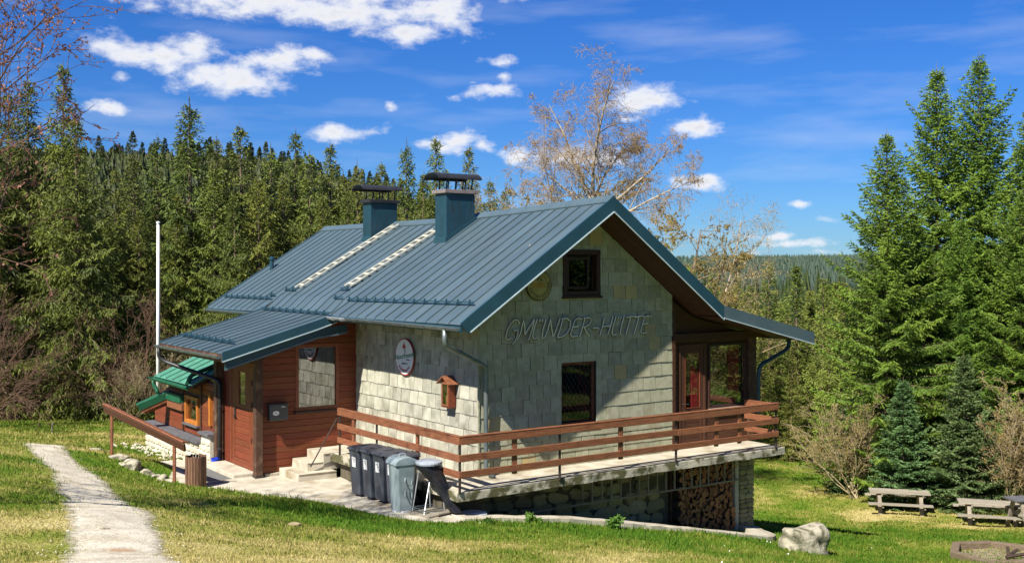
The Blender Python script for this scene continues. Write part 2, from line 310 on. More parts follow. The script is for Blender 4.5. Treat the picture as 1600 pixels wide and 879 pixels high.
class MB:
    def __init__(s): s.v = []; s.f = []; s.mi = []; s.mats = []
    def add(s, vs, fs, mat=None):
        o = len(s.v); s.v += [tuple(p) for p in vs]; s.f += [tuple(i + o for i in f) for f in fs]
        if mat is None: k = 0
        else:
            if mat not in s.mats: s.mats.append(mat)
            k = s.mats.index(mat)
        s.mi += [k] * len(fs); return s
    def box(s, x0, x1, y0, y1, z0, z1, mat=None):
        vs = [(x, y, z) for z in (z0, z1) for y in (y0, y1) for x in (x0, x1)]
        return s.add(vs, [(0, 2, 3, 1), (4, 5, 7, 6), (0, 1, 5, 4), (2, 6, 7, 3), (0, 4, 6, 2), (1, 3, 7, 5)], mat)
    def plank(s, x0, x1, y0, y1, z0, z1, c=.006, mat=None):
        """board facing -y (front at y0) with chamfered front edges"""
        vs = [(x0 + c, y0, z0 + c), (x1 - c, y0, z0 + c), (x1 - c, y0, z1 - c), (x0 + c, y0, z1 - c)]
        vs += [(x0, y0 + c, z0), (x1, y0 + c, z0), (x1, y0 + c, z1), (x0, y0 + c, z1), (x0, y1, z0), (x1, y1, z0), (x1, y1, z1), (x0, y1, z1)]
        fs = [(0, 1, 2, 3), (11, 10, 9, 8)]
        for i in range(4):
            j = (i + 1) % 4; fs += [(i, 4 + i, 4 + j, j), (4 + i, 8 + i, 8 + j, 4 + j)]
        return s.add(vs, fs, mat)
    def beam(s, p, q, w, h, up=(0, 0, 1), mat=None):
        p, q = Vector(p), Vector(q); d = (q - p).normalized(); up = Vector(up)
        sd = d.cross(up).normalized(); u2 = sd.cross(d).normalized()
        vs = []
        for e in (p, q):
            for a, b in ((-1, -1), (1, -1), (1, 1), (-1, 1)): vs.append(e + sd * (a * w / 2) + u2 * (b * h / 2))
        return s.add(vs, [(3, 2, 1, 0), (4, 5, 6, 7), (0, 1, 5, 4), (1, 2, 6, 5), (2, 3, 7, 6), (3, 0, 4, 7)], mat)
    def tube(s, pts, r, n=8, mat=None, cap=True):
        pts = [Vector(p) for p in pts]; rs = r if isinstance(r, (list, tuple)) else [r] * len(pts)
        ref = None; vs = []
        for i, p in enumerate(pts):
            d = (pts[min(i + 1, len(pts) - 1)] - pts[max(i - 1, 0)]).normalized()
            if ref is None:
                ref = d.cross(Vector((0, 0, 1)))
                if ref.length < .05: ref = d.cross(Vector((1, 0, 0)))
            ref = (ref - d * ref.dot(d)).normalized(); b = d.cross(ref)
            for k in range(n):
                a = 2 * math.pi * k / n; vs.append(p + (ref * math.cos(a) + b * math.sin(a)) * rs[i])
        fs = []
        for i in range(len(pts) - 1):
            for k in range(n):
                k2 = (k + 1) % n; fs.append((i * n + k, i * n + k2, (i + 1) * n + k2, (i + 1) * n + k))
        if cap: fs += [tuple(range(n - 1, -1, -1)), tuple(range((len(pts) - 1) * n, len(pts) * n))]
        return s.add(vs, fs, mat)
    def lathe(s, prof, n=20, c=(0, 0, 0), mat=None):
        vs = []
        for (r, z) in prof:
            for k in range(n):
                a = 2 * math.pi * k / n; vs.append((c[0] + r * math.cos(a), c[1] + r * math.sin(a), c[2] + z))
        fs = [(i * n + k, i * n + (k + 1) % n, (i + 1) * n + (k + 1) % n, (i + 1) * n + k) for i in range(len(prof) - 1) for k in range(n)]
        fs += [tuple(range(n - 1, -1, -1)), tuple(range((len(prof) - 1) * n, len(prof) * n))]
        return s.add(vs, fs, mat)
    def prism(s, poly, fn, a0, a1, mat=None):
        """2D polygon extruded between a0 and a1; fn(u, v, a) -> point"""
        n = len(poly)
        vs = [fn(u, v, a0) for u, v in poly] + [fn(u, v, a1) for u, v in poly]
        fs = [tuple(range(n - 1, -1, -1)), tuple(range(n, 2 * n))] + [(i, (i + 1) % n, n + (i + 1) % n, n + i) for i in range(n)]
        return s.add(vs, fs, mat)
    def mesh(s, name, mat=None, smooth=False, recalc=True):
        me = bpy.data.meshes.new(name); me.from_pydata(s.v, [], s.f)
        if s.mats:
            for m in s.mats: me.materials.append(m)
            me.polygons.foreach_set('material_index', s.mi)
        elif mat: me.materials.append(mat)
        if recalc:
            bm = bmesh.new(); bm.from_mesh(me); bmesh.ops.recalc_face_normals(bm, faces=bm.faces); bm.to_mesh(me); bm.free()
        if smooth: me.polygons.foreach_set('use_smooth', [True] * len(me.polygons))
        me.update(); return me
    def build(s, name, mat=None, parent=None, smooth=False, bevel=0, loc=None, rot=0, recalc=True, label=None):
        o = link(name, s.mesh(name, mat, smooth, recalc), parent, loc, rot, label)
        if bevel:
            b = o.modifiers.new('bevel', 'BEVEL'); b.width = bevel; b.segments = 2; b.limit_method = 'ANGLE'; b.angle_limit = R(40)
        return o

def link(name, data, parent=None, loc=None, rot=0, label=None):
    o = bpy.data.objects.new(name, data); COL.objects.link(o)
    if parent: o.parent = parent
    if loc is not None: o.location = loc
    if rot: o.rotation_euler = (0, 0, rot) if isinstance(rot, (int, float)) else rot
    if label: o['label'] = label
    return o
def tag(o, label=None, cat=None, group=None, kind=None):
    if label: o['label'] = label
    if cat: o['category'] = cat
    if group: o['group'] = group
    if kind: o['kind'] = kind
    return o
def L2W(x, y, z=0):
    return Vector((HUT[0] + VX[0] * x + UX[0] * y, HUT[1] + VX[1] * x + UX[1] * y, z))
def W2L(X, Y):
    dx, dy = X - HUT[0], Y - HUT[1]
    return dx * VX[0] + dy * VX[1], dx * UX[0] + dy * UX[1]
def thing(name, label, cat, loc, rot=0, group=None):
    o = bpy.data.objects.new(name, None); COL.objects.link(o); o.empty_display_size = .2
    o.location = loc; o.rotation_euler = (0, 0, rot)
    return tag(o, label, cat, group)
def hthing(name, label, cat, x, y, z, rot=0, group=None):
    return thing(name, label, cat, L2W(x, y, z), HROT + rot, group)
def copy_tree(o, parent=None):
    c = o.copy(); COL.objects.link(c)
    if parent: c.parent = parent
    for ch in list(o.children): copy_tree(ch, c)
    return c
def at(px, py, d):                            # photo column, row and depth -> point in the place
    return np.array([(px - MID) / FOC * d, d, EYE - (py - HOR) / FOC * d])
def atz(px, py, z):
    return at(px, py, (EYE - z) * FOC / (py - HOR))

# value noise for terrain and rocks
def vnoise(x, y, seed=0):
    x = np.asarray(x, float); y = np.asarray(y, float)
    def h(i, j):
        n = np.sin(i * 127.1 + j * 311.7 + seed * 74.7) * 43758.5453
        return n - np.floor(n)
    i, j = np.floor(x), np.floor(y); fx, fy = x - i, y - j
    fx = fx * fx * (3 - 2 * fx); fy = fy * fy * (3 - 2 * fy)
    a = h(i, j) * (1 - fx) + h(i + 1, j) * fx; b = h(i, j + 1) * (1 - fx) + h(i + 1, j + 1) * fx
    return a * (1 - fy) + b * fy
def fbm(x, y, seed=0, o=4):
    s = 0; a = .5
    for k in range(o): s = s + a * vnoise(np.asarray(x) * 2 ** k, np.asarray(y) * 2 ** k, seed + k); a /= 2
    return s

# ------------------------------------------------------------------ terrain
def _ctrl():
    P = []
    for px, py, d in ((60, 697, 26), (110, 735, 20), (140, 775, 16.3), (170, 820, 11.5), (180, 879, 8), (230, 1100, 4), (0, 720, 20), (0, 800, 12),
                      (0, 879, 8.5), (0, 650, 46), (200, 655, 42), (0, 690, 28), (-300, 700, 25), (350, 879, 9), (500, 879, 10), (700, 879, 11.5),
                      (900, 879, 13), (1100, 879, 15), (1300, 879, 18.5), (1500, 879, 22), (1650, 879, 24), (400, 800, 17), (300, 800, 15.5),
                      (550, 830, 16.5), (800, 832, 17.5), (1000, 845, 18.5), (174, 708, 24.5), (262, 752, 23.4), (240, 700, 30.3), (100, 670, 36),
                      (1257, 862, 22), (1400, 800, 38), (1560, 815, 36), (1560, 868, 26), (1330, 778, 41), (1200, 712, 60), (1250, 740, 50),
                      (1180, 760, 44), (1180, 800, 38), (1198, 818, 33.5), (1300, 828, 31), (1374, 838, 30.2), (1560, 848, 27.5), (1560, 885, 24.5), (1700, 800, 38)):
        P.append(tuple(at(px, py, d)))
    for x, y, z in ((-3, 8.6, -.70), (-3, 7, -.66), (-3, 5, -.64), (-4, 6, -.64), (-2, 3, -.58), (-3, 3.2, -.55), (-1.8, 0, -.52), (-1.3, -1.1, -.50), (0, -1.1, -.66), (1.4, -1.2, -.86), (3.05, -1.2, -1.16),
                    (6.65, -1.3, -1.90), (7.6, 0, -2.08), (9, 1, -2.3), (3, 3, -1.3), (6, 3, -1.95), (3, 8, -1.6), (6, 8, -2.5), (-1, 10, -.9), (0, 14, -1.2)):
        p = L2W(x, y, z); P.append((p.x, p.y, p.z))
    for X, Y, z in ((12, 72, -8), (-8, 72, -2), (-20, 66, -1.2), (-32, 62, -1), (-32, 40, -.5), (32, 66, -7), (50, 60, -7), (-45, 0, 4), (-40, 20, 2), (45, 0, .5),
                    (45, 20, -3), (0, -25, 4.5), (-30, -25, 5), (30, -25, 3), (0, 0, 2.55), (-3, 0, 2.6), (3, 0, 2.4), (8, 4, 1.6), (-8, 4, 2.3)):
        P.append((X, Y, z))
    return np.array(P)
_C = _ctrl()
def _k(r2): return .5 * r2 * np.log(r2 + 1e-9)
def _fit():
    n = len(_C); A = np.zeros((n + 3, n + 3)); d2 = ((_C[:, None, :2] - _C[None, :, :2]) ** 2).sum(-1)
    A[:n, :n] = _k(d2) + np.eye(n) * .5
    A[:n, n] = 1; A[:n, n + 1:] = _C[:, :2]; A[n, :n] = 1; A[n + 1:, :n] = _C[:, :2].T
    return np.linalg.solve(A, np.concatenate([_C[:, 2], np.zeros(3)]))
_W = _fit()
HILL_PX = [-3000, -400, 150, 330, 450, 600, 700, 800, 900, 1100, 1600, 4000]
HILL_Z = [40, 41, 43, 43, 41, 30, 19, 4, -10, -16, -16, -12]
def sstep(a, b, x):
    t = np.clip((x - a) / (b - a), 0, 1); return t * t * (3 - 2 * t)
def ground(X, Y):
    X = np.asarray(X, float); Y = np.asarray(Y, float); shp = X.shape
    x, y = X.ravel(), Y.ravel(); r = np.hypot(x, y)
    xc, yc = x * np.minimum(1, 75 / np.maximum(r, 1e-6)), y * np.minimum(1, 75 / np.maximum(r, 1e-6))
    z = np.empty_like(x)
    for i in range(0, len(x), 20000):
        s = slice(i, i + 20000)
        d2 = (xc[s, None] - _C[None, :, 0]) ** 2 + (yc[s, None] - _C[None, :, 1]) ** 2
        z[s] = _k(d2) @ _W[:-3] + _W[-3] + xc[s] * _W[-2] + yc[s] * _W[-1]
    z = np.clip(z, -12, 6)
    px = np.where(y > 1, MID + FOC * x / np.maximum(y, 1), np.where(x < 0, -3000, 4000))
    hill = np.interp(px, HILL_PX, HILL_Z)
    z = z + (hill - z) * sstep(70, 480, r) * np.where(y > 0, 1, .6)
    far = 2 + 14 * fbm(x / 500, y / 500, 3)
    z = z + (far - z) * sstep(560, 1500, r)
    fx, fy = W2L(x, y)
    calm = np.where((fx > -4.6) & (fx < 8) & (fy > -1.2) & (fy < 13), .2, 1)
    z = z + calm * (.16 * (fbm(x / 2.2, y / 2.2, 5) - .47) + .05 * (fbm(x / .5, y / .5, 9) - .47)) * np.clip(1 - r / 400, 0, 1)
    return z.reshape(shp)
def gz(X, Y): return float(ground(np.array([X]), np.array([Y]))[0])

DRY = []
for px, py, d, v in ((0, 700, 26, .55), (60, 780, 14, .5), (60, 860, 9, .62), (0, 660, 40, .42), (200, 665, 38, .42), (330, 700, 30, .2), (230, 760, 19, .35), (330, 790, 16, .42),
                     (420, 790, 17.5, .12), (560, 812, 18.6, .05), (420, 830, 13, .72), (600, 845, 14, .85), (330, 850, 10.5, .8), (500, 879, 10, .75), (750, 870, 12, .66),
                     (800, 820, 19, .05), (900, 812, 20.3, .02), (1050, 828, 20.6, .1), (1000, 865, 15, .55), (1150, 860, 18, .25), (1257, 870, 21, .2), (1380, 845, 25, .16),
                     (1500, 850, 26, .16), (1400, 800, 38, .78), (1520, 800, 36, .72), (1260, 800, 32, .12), (1230, 720, 56, .34), (1250, 740, 50, .28), (1290, 760, 43, .62),
                     (1300, 740, 48, .3), (1200, 770, 35, .12), (1250, 772, 38, .38), (270, 690, 33, .7), (120, 645, 47, .5)):
    p = at(px, py, d); DRY.append((p[0], p[1], v))
DRY = np.array(DRY)
def dryness(X, Y):
    d2 = (X[:, None] - DRY[None, :, 0]) ** 2 + (Y[:, None] - DRY[None, :, 1]) ** 2
    w = 1 / (d2 + .6) ** 1.6
    v = (w * DRY[None, :, 2]).sum(1) / w.sum(1)
    n = (fbm(X / 1.3, Y / 1.3, 21) - .47) * 1.1 + (fbm(X / .3, Y / .3, 27, 3) - .43) * .7
    return np.clip(v + n, 0, 1)

def ramp(N, stops):
    cr = N.new('ShaderNodeValToRGB'); e = cr.color_ramp.elements
    e[0].position, e[0].color = stops[0][0], c4(stops[0][1]); e[1].position, e[1].color = stops[-1][0], c4(stops[-1][1])
    for p, c in stops[1:-1]:
        k = e.new(p); k.color = c4(c)
    return cr
GRASS = [(0, (.068, .160, .010)), (.3, (.145, .210, .020)), (.55, (.235, .25, .045)), (.8, (.42, .355, .12)), (1, (.54, .46, .20))]
def ground_mat():
    m, N, L = nodes_of('meadow'); b = N['Principled BSDF']; b.inputs['Roughness'].default_value = .95; b.inputs['Specular IOR Level'].default_value = .1
    at_ = N.new('ShaderNodeAttribute'); at_.attribute_name = 'tint'
    tc = N.new('ShaderNodeTexCoord')
    n1 = N.new('ShaderNodeTexNoise'); n1.inputs['Scale'].default_value = 5; n1.inputs['Detail'].default_value = 8; n1.inputs['Roughness'].default_value = .7
    L.new(tc.outputs['Object'], n1.inputs['Vector'])
    a = N.new('ShaderNodeMath'); a.operation = 'MULTIPLY_ADD'; a.inputs[1].default_value = .7
    L.new(n1.outputs['Fac'], a.inputs[0])
    s = N.new('ShaderNodeMath'); s.operation = 'SUBTRACT'; s.inputs[1].default_value = .36; L.new(at_.outputs['Fac'], s.inputs[0]); L.new(s.outputs[0], a.inputs[2])
    cr = ramp(N, GRASS); L.new(a.outputs[0], cr.inputs['Fac'])
    n2 = N.new('ShaderNodeTexNoise'); n2.inputs['Scale'].default_value = 26; n2.inputs['Detail'].default_value = 6; L.new(tc.outputs['Object'], n2.inputs['Vector'])
    mr = N.new('ShaderNodeMapRange'); mr.inputs['To Min'].default_value = .55; mr.inputs['To Max'].default_value = 1.4; L.new(n2.outputs['Fac'], mr.inputs['Value'])
    h = N.new('ShaderNodeHueSaturation'); L.new(mr.outputs[0], h.inputs['Value']); L.new(cr.outputs[0], h.inputs['Color'])
    L.new(h.outputs[0], b.inputs['Base Color'])
    bp = N.new('ShaderNodeBump'); bp.inputs['Strength'].default_value = .8; bp.inputs['Distance'].default_value = .06
    L.new(n2.outputs['Fac'], bp.inputs['Height']); L.new(bp.outputs[0], b.inputs['Normal'])
    return m
MT['meadow'] = ground_mat()

def axis(lo, hi, step, far, g=1.18):
    a = list(np.arange(lo, hi + 1e-6, step)); s = step
    while a[-1] < far: s *= g; a.append(a[-1] + s)
    s = step
    while a[0] > -far: s *= g; a.insert(0, a[0] - s)
    return np.array(a)
def make_ground():
    xs = axis(-20, 26, .3, 7000); ys = axis(2, 46, .3, 7000)
    X, Y = np.meshgrid(xs, ys); Z = ground(X, Y)
    V = np.stack([X.ravel(), Y.ravel(), Z.ravel()], 1)
    nx, ny = len(xs), len(ys); I = np.arange(nx * ny).reshape(ny, nx)
    Fq = np.stack([I[:-1, :-1].ravel(), I[:-1, 1:].ravel(), I[1:, 1:].ravel(), I[1:, :-1].ravel()], 1)
    dr = np.concatenate([dryness(V[i:i + 20000, 0], V[i:i + 20000, 1]) for i in range(0, len(V), 20000)])
    far = sstep(70, 200, np.hypot(V[:, 0], V[:, 1])); dr = dr * (1 - far) + .18 * far
    o = link('ground', mesh_np('ground', V, Fq, MT['meadow'], dr, True)); tag(o, kind='structure')
make_ground()

# path of pale gravel
PATH = [tuple(at(*q)[:2]) + (w,) for q, w in (((48, 696, 27), .34), ((66, 703, 24.6), .40), ((112, 735, 20), .41), ((145, 775, 16.3), .43), ((176, 820, 11.6), .45), ((186, 879, 8), .40), ((235, 1100, 4), .40))]
PATH.append((-1.0, 0, .42)); PATH.append((-.6, -8, .45))
def path_samples():
    p = np.array(PATH); out = []
    for i in range(len(p) - 1):
        n = max(3, int(np.hypot(*(p[i + 1, :2] - p[i, :2])) / .1))
        q0, q1, q2, q3 = p[max(i - 1, 0)], p[i], p[i + 1], p[min(i + 2, len(p) - 1)]
        for t in np.arange(n) / n:
            out.append(.5 * (2 * q1 + (q2 - q0) * t + (2 * q0 - 5 * q1 + 4 * q2 - q3) * t * t + (3 * q1 - q0 - 3 * q2 + q3) * t ** 3))
    return np.array(out)
PS = path_samples()
def path_dist(X, Y):
    """signed distance beyond the path's edge"""
    out = np.full(len(X), 1e9)
    for i in range(0, len(X), 4000):
        s = slice(i, i + 4000)
        d = np.hypot(X[s, None] - PS[None, ::2, 0], Y[s, None] - PS[None, ::2, 1]) - PS[None, ::2, 2]
        out[s] = d.min(1)
    return out
def make_path():
    m, N, L = nodes_of('gravel'); b = N['Principled BSDF']; b.inputs['Roughness'].default_value = .95
    tc = N.new('ShaderNodeTexCoord')
    n1 = N.new('ShaderNodeTexNoise'); n1.inputs['Scale'].default_value = 2.2; n1.inputs['Detail'].default_value = 6; L.new(tc.outputs['Object'], n1.inputs['Vector'])
    vo = N.new('ShaderNodeTexVoronoi'); vo.inputs['Scale'].default_value = 48; L.new(tc.outputs['Object'], vo.inputs['Vector'])
    cr = ramp(N, [(.3, (.43, .37, .26)), (.5, (.56, .50, .38)), (.7, (.64, .58, .46))]); L.new(n1.outputs['Fac'], cr.inputs['Fac'])
    bw = N.new('ShaderNodeRGBToBW'); L.new(vo.outputs['Color'], bw.inputs[0])
    mr = N.new('ShaderNodeMapRange'); mr.inputs['To Min'].default_value = .6; mr.inputs['To Max'].default_value = 1.3; L.new(bw.outputs[0], mr.inputs['Value'])
    h = N.new('ShaderNodeHueSaturation'); L.new(mr.outputs[0], h.inputs['Value']); L.new(cr.outputs[0], h.inputs['Color'])
    # a rusty clay stain
    ge = N.new('ShaderNodeVectorMath'); ge.operation = 'SUBTRACT'; L.new(tc.outputs['Object'], ge.inputs[0])
    sp = atz(190, 843, 1.72); ge.inputs[1].default_value = (sp[0], sp[1], gz(sp[0], sp[1]))
    gs = N.new('ShaderNodeVectorMath'); gs.operation = 'MULTIPLY'; L.new(ge.outputs[0], gs.inputs[0]); gs.inputs[1].default_value = (5, 4.2, 1)
    gl = N.new('ShaderNodeVectorMath'); gl.operation = 'LENGTH'; L.new(gs.outputs[0], gl.inputs[0])
    ga = N.new('ShaderNodeMath'); ga.operation = 'MULTIPLY_ADD'; ga.inputs[1].default_value = -1; ga.inputs[2].default_value = .95; L.new(gl.outputs['Value'], ga.inputs[0])
    gn = N.new('ShaderNodeTexNoise'); gn.inputs['Scale'].default_value = 9; gn.inputs['Detail'].default_value = 5; L.new(tc.outputs['Object'], gn.inputs['Vector'])
    gm = N.new('ShaderNodeMath'); gm.operation = 'MULTIPLY'; gm.use_clamp = True; L.new(ga.outputs[0], gm.inputs[0]); L.new(gn.outputs['Fac'], gm.inputs[1])
    gx = N.new('ShaderNodeMixRGB'); gx.inputs[2].default_value = (.36, .19, .075, 1); L.new(gm.outputs[0], gx.inputs[0]); L.new(h.outputs[0], gx.inputs[1])
    gq = N.new('ShaderNodeMath'); gq.operation = 'MULTIPLY'; gq.inputs[1].default_value = 2.0; gq.use_clamp = True; L.new(gm.outputs[0], gq.inputs[0]); L.new(gq.outputs[0], gx.inputs[0])
    L.new(gx.outputs[0], b.inputs['Base Color'])
    bp = N.new('ShaderNodeBump'); bp.inputs['Strength'].default_value = .7; bp.inputs['Distance'].default_value = .012
    L.new(bw.outputs[0], bp.inputs['Height']); L.new(bp.outputs[0], b.inputs['Normal'])
    MT['gravel'] = m
    p = PS; t = np.gradient(p[:, :2], axis=0); t /= np.linalg.norm(t, axis=1)[:, None]; nrm = np.stack([t[:, 1], -t[:, 0]], 1)
    K = 15; u = np.linspace(-1, 1, K)
    rag = lambda s: 1 + .5 * (fbm(np.arange(len(p)) / 14., np.full(len(p), s), s, 2) - .37) + .16 * (fbm(np.arange(len(p)) / 4., np.full(len(p), s), s + 3, 2) - .37)
    wl, wr = p[:, 2] * rag(2) * 1.24, p[:, 2] * rag(7) * 1.24
    off = np.where(u[None, :] < 0, u[None, :] * wl[:, None], u[None, :] * wr[:, None])
    X = p[:, 0:1] + nrm[:, 0:1] * off; Y = p[:, 1:2] + nrm[:, 1:2] * off
    Z = ground(X, Y) + .012 * (1 - np.abs(u[None, :]) ** 4) + .008
    V = np.stack([X.ravel(), Y.ravel(), Z.ravel()], 1); I = np.arange(len(V)).reshape(X.shape)
    Fq = np.stack([I[:-1, :-1].ravel(), I[:-1, 1:].ravel(), I[1:, 1:].ravel(), I[1:, :-1].ravel()], 1)
    tag(link('path', mesh_np('path', V, Fq, m, np.repeat(np.abs(u)[None], len(p), 0).ravel(), True)), kind='structure')
    # gravel thins out to bare turf at the edges: grains missing, turf showing between them
    ea = N.new('ShaderNodeAttribute'); ea.attribute_name = 'tint'
    en = N.new('ShaderNodeTexNoise'); en.inputs['Scale'].default_value = 7; en.inputs['Detail'].default_value = 9; en.inputs['Roughness'].default_value = .75; L.new(tc.outputs['Object'], en.inputs['Vector'])
    e1 = N.new('ShaderNodeMath'); e1.operation = 'MULTIPLY_ADD'; e1.inputs[1].default_value = -1.25; e1.inputs[2].default_value = .62; L.new(ea.outputs['Fac'], e1.inputs[0])
    e2 = N.new('ShaderNodeMath'); e2.operation = 'ADD'; L.new(e1.outputs[0], e2.inputs[0]); L.new(en.outputs['Fac'], e2.inputs[1])
    e3 = N.new('ShaderNodeMapRange'); e3.inputs['From Min'].default_value = .06; e3.inputs['From Max'].default_value = .36; L.new(e2.outputs[0], e3.inputs['Value'])
    tb = N.new('ShaderNodeBsdfTransparent'); mm = N.new('ShaderNodeMixShader'); L.new(e3.outputs[0], mm.inputs[0]); L.new(tb.outputs[0], mm.inputs[1]); L.new(b.outputs[0], mm.inputs[2]); L.new(mm.outputs[0], N['Material Output'].inputs['Surface'])
    rng = np.random.default_rng(8); k = 5200
    i = rng.integers(0, len(p), k); o_ = np.clip(rng.normal(0, .55, k), -1.25, 1.25) * p[i, 2] * 1.15
    X = p[i, 0] + nrm[i, 0] * o_ + rng.normal(0, .05, k); Y = p[i, 1] + nrm[i, 1] * o_ + rng.normal(0, .05, k); s = .004 + .011 * rng.random(k) ** 3
    Z = ground(X, Y) + .014
    ax = np.array([(1, 0, 0), (0, 1, 0), (-1, 0, 0), (0, -1, 0), (0, 0, .8), (0, 0, -.8)])
    V = np.stack([X, Y, Z], 1)[:, None] + ax[None] * s[:, None, None] * rng.uniform(.7, 1.3, (k, 6, 1)); B_ = (np.arange(k) * 6)[:, None, None]
    F_ = (B_ + np.array([(0, 1, 4), (1, 2, 4), (2, 3, 4), (3, 0, 4), (1, 0, 5), (2, 1, 5), (3, 2, 5), (0, 3, 5)])[None]).reshape(-1, 3)
    tag(link('pebbles', mesh_np('pebbles', V.reshape(-1, 3), F_, MT['limestone'])), kind='stuff')
make_path()

# concrete forecourt along the entrance side and the strip under the terrace (hut coordinates, slab tops)
def slab(name, outline, zf, thick=.16, mat='concrete', step=.22, jitter=.05, seed=1):
    """uneven cast slab: outline (x, y) in hut coordinates; zf(x, y) top height"""
    pts = []
    n = len(outline)
    for i in range(n):
        a, b = Vector(outline[i]), Vector(outline[(i + 1) % n]); k = max(1, int((b - a).length / step))
        for j in range(k): pts.append(a + (b - a) * (j / k))
    rnd = random.Random(seed)
    pts = [(p.x + rnd.uniform(-jitter, jitter), p.y + rnd.uniform(-jitter, jitter)) for p in pts]
    m = MB(); top = [L2W(x, y, zf(x, y) + rnd.uniform(-.008, .008)) for x, y in pts]
    tri = tessellate_polygon([top]); k = len(top)
    m.add(top + [p - Vector((0, 0, thick)) for p in top], [tuple(t) for t in tri] + [(i, (i + 1) % k, k + (i + 1) % k, k + i) for i in range(k)])
    return tag(m.build(name, MT[mat]), kind='structure')
PAD = [(-1.15, -1.25), (-1.0, 5.2), (-2.4, 5.2), (-2.4, 8.2), (-3.6, 8.4), (-4.0, 6.6), (-3.9, 5.1), (-3.45, 4.0), (-2.85, 2.4), (-2.35, .9), (-2.1, -.2), (-1.95, -1.2), (-1.5, -1.55)]
def pad_z(x, y): return -.44 - .10 * float(np.clip((y + 1.2) / 6.5, 0, 1))
slab('forecourt', PAD, pad_z, .3)
STRIP = [(-1.1, -1.2), (.2, -1.28), (1.5, -1.35), (3.0, -1.42), (4.6, -1.42), (6.2, -1.45), (6.9, -1.42), (7.35, -1.1), (7.75, -.1), (7.7, .05), (7.2, -.1), (6.9, -.85), (6.3, -1.08), (4.6, -1.05), (3, -1.05), (1.5, -1.0), (.2, -.95), (-1.1, -.7)]
def strip_z(x, y): return float(np.interp(x, [-1.1, 0, 1.4, 3.05, 6.65, 7.7], [-.44, -.56, -.75, -1.07, -1.82, -1.99]))
slab('kerb_strip', STRIP, strip_z, .25, jitter=.025, seed=4)
FP = [(0, -.3), (7.7, -.3), (7.7, 12.4), (0, 12.4)]
def inside(poly, x, y):
    c = np.zeros(len(x), bool); n = len(poly)
    for i in range(n):
        (x0, y0), (x1, y1) = poly[i], poly[(i + 1) % n]
        if y0 != y1: c ^= ((y0 > y) != (y1 > y)) & (x < (x1 - x0) * (y - y0) / (y1 - y0) + x0)
    return c

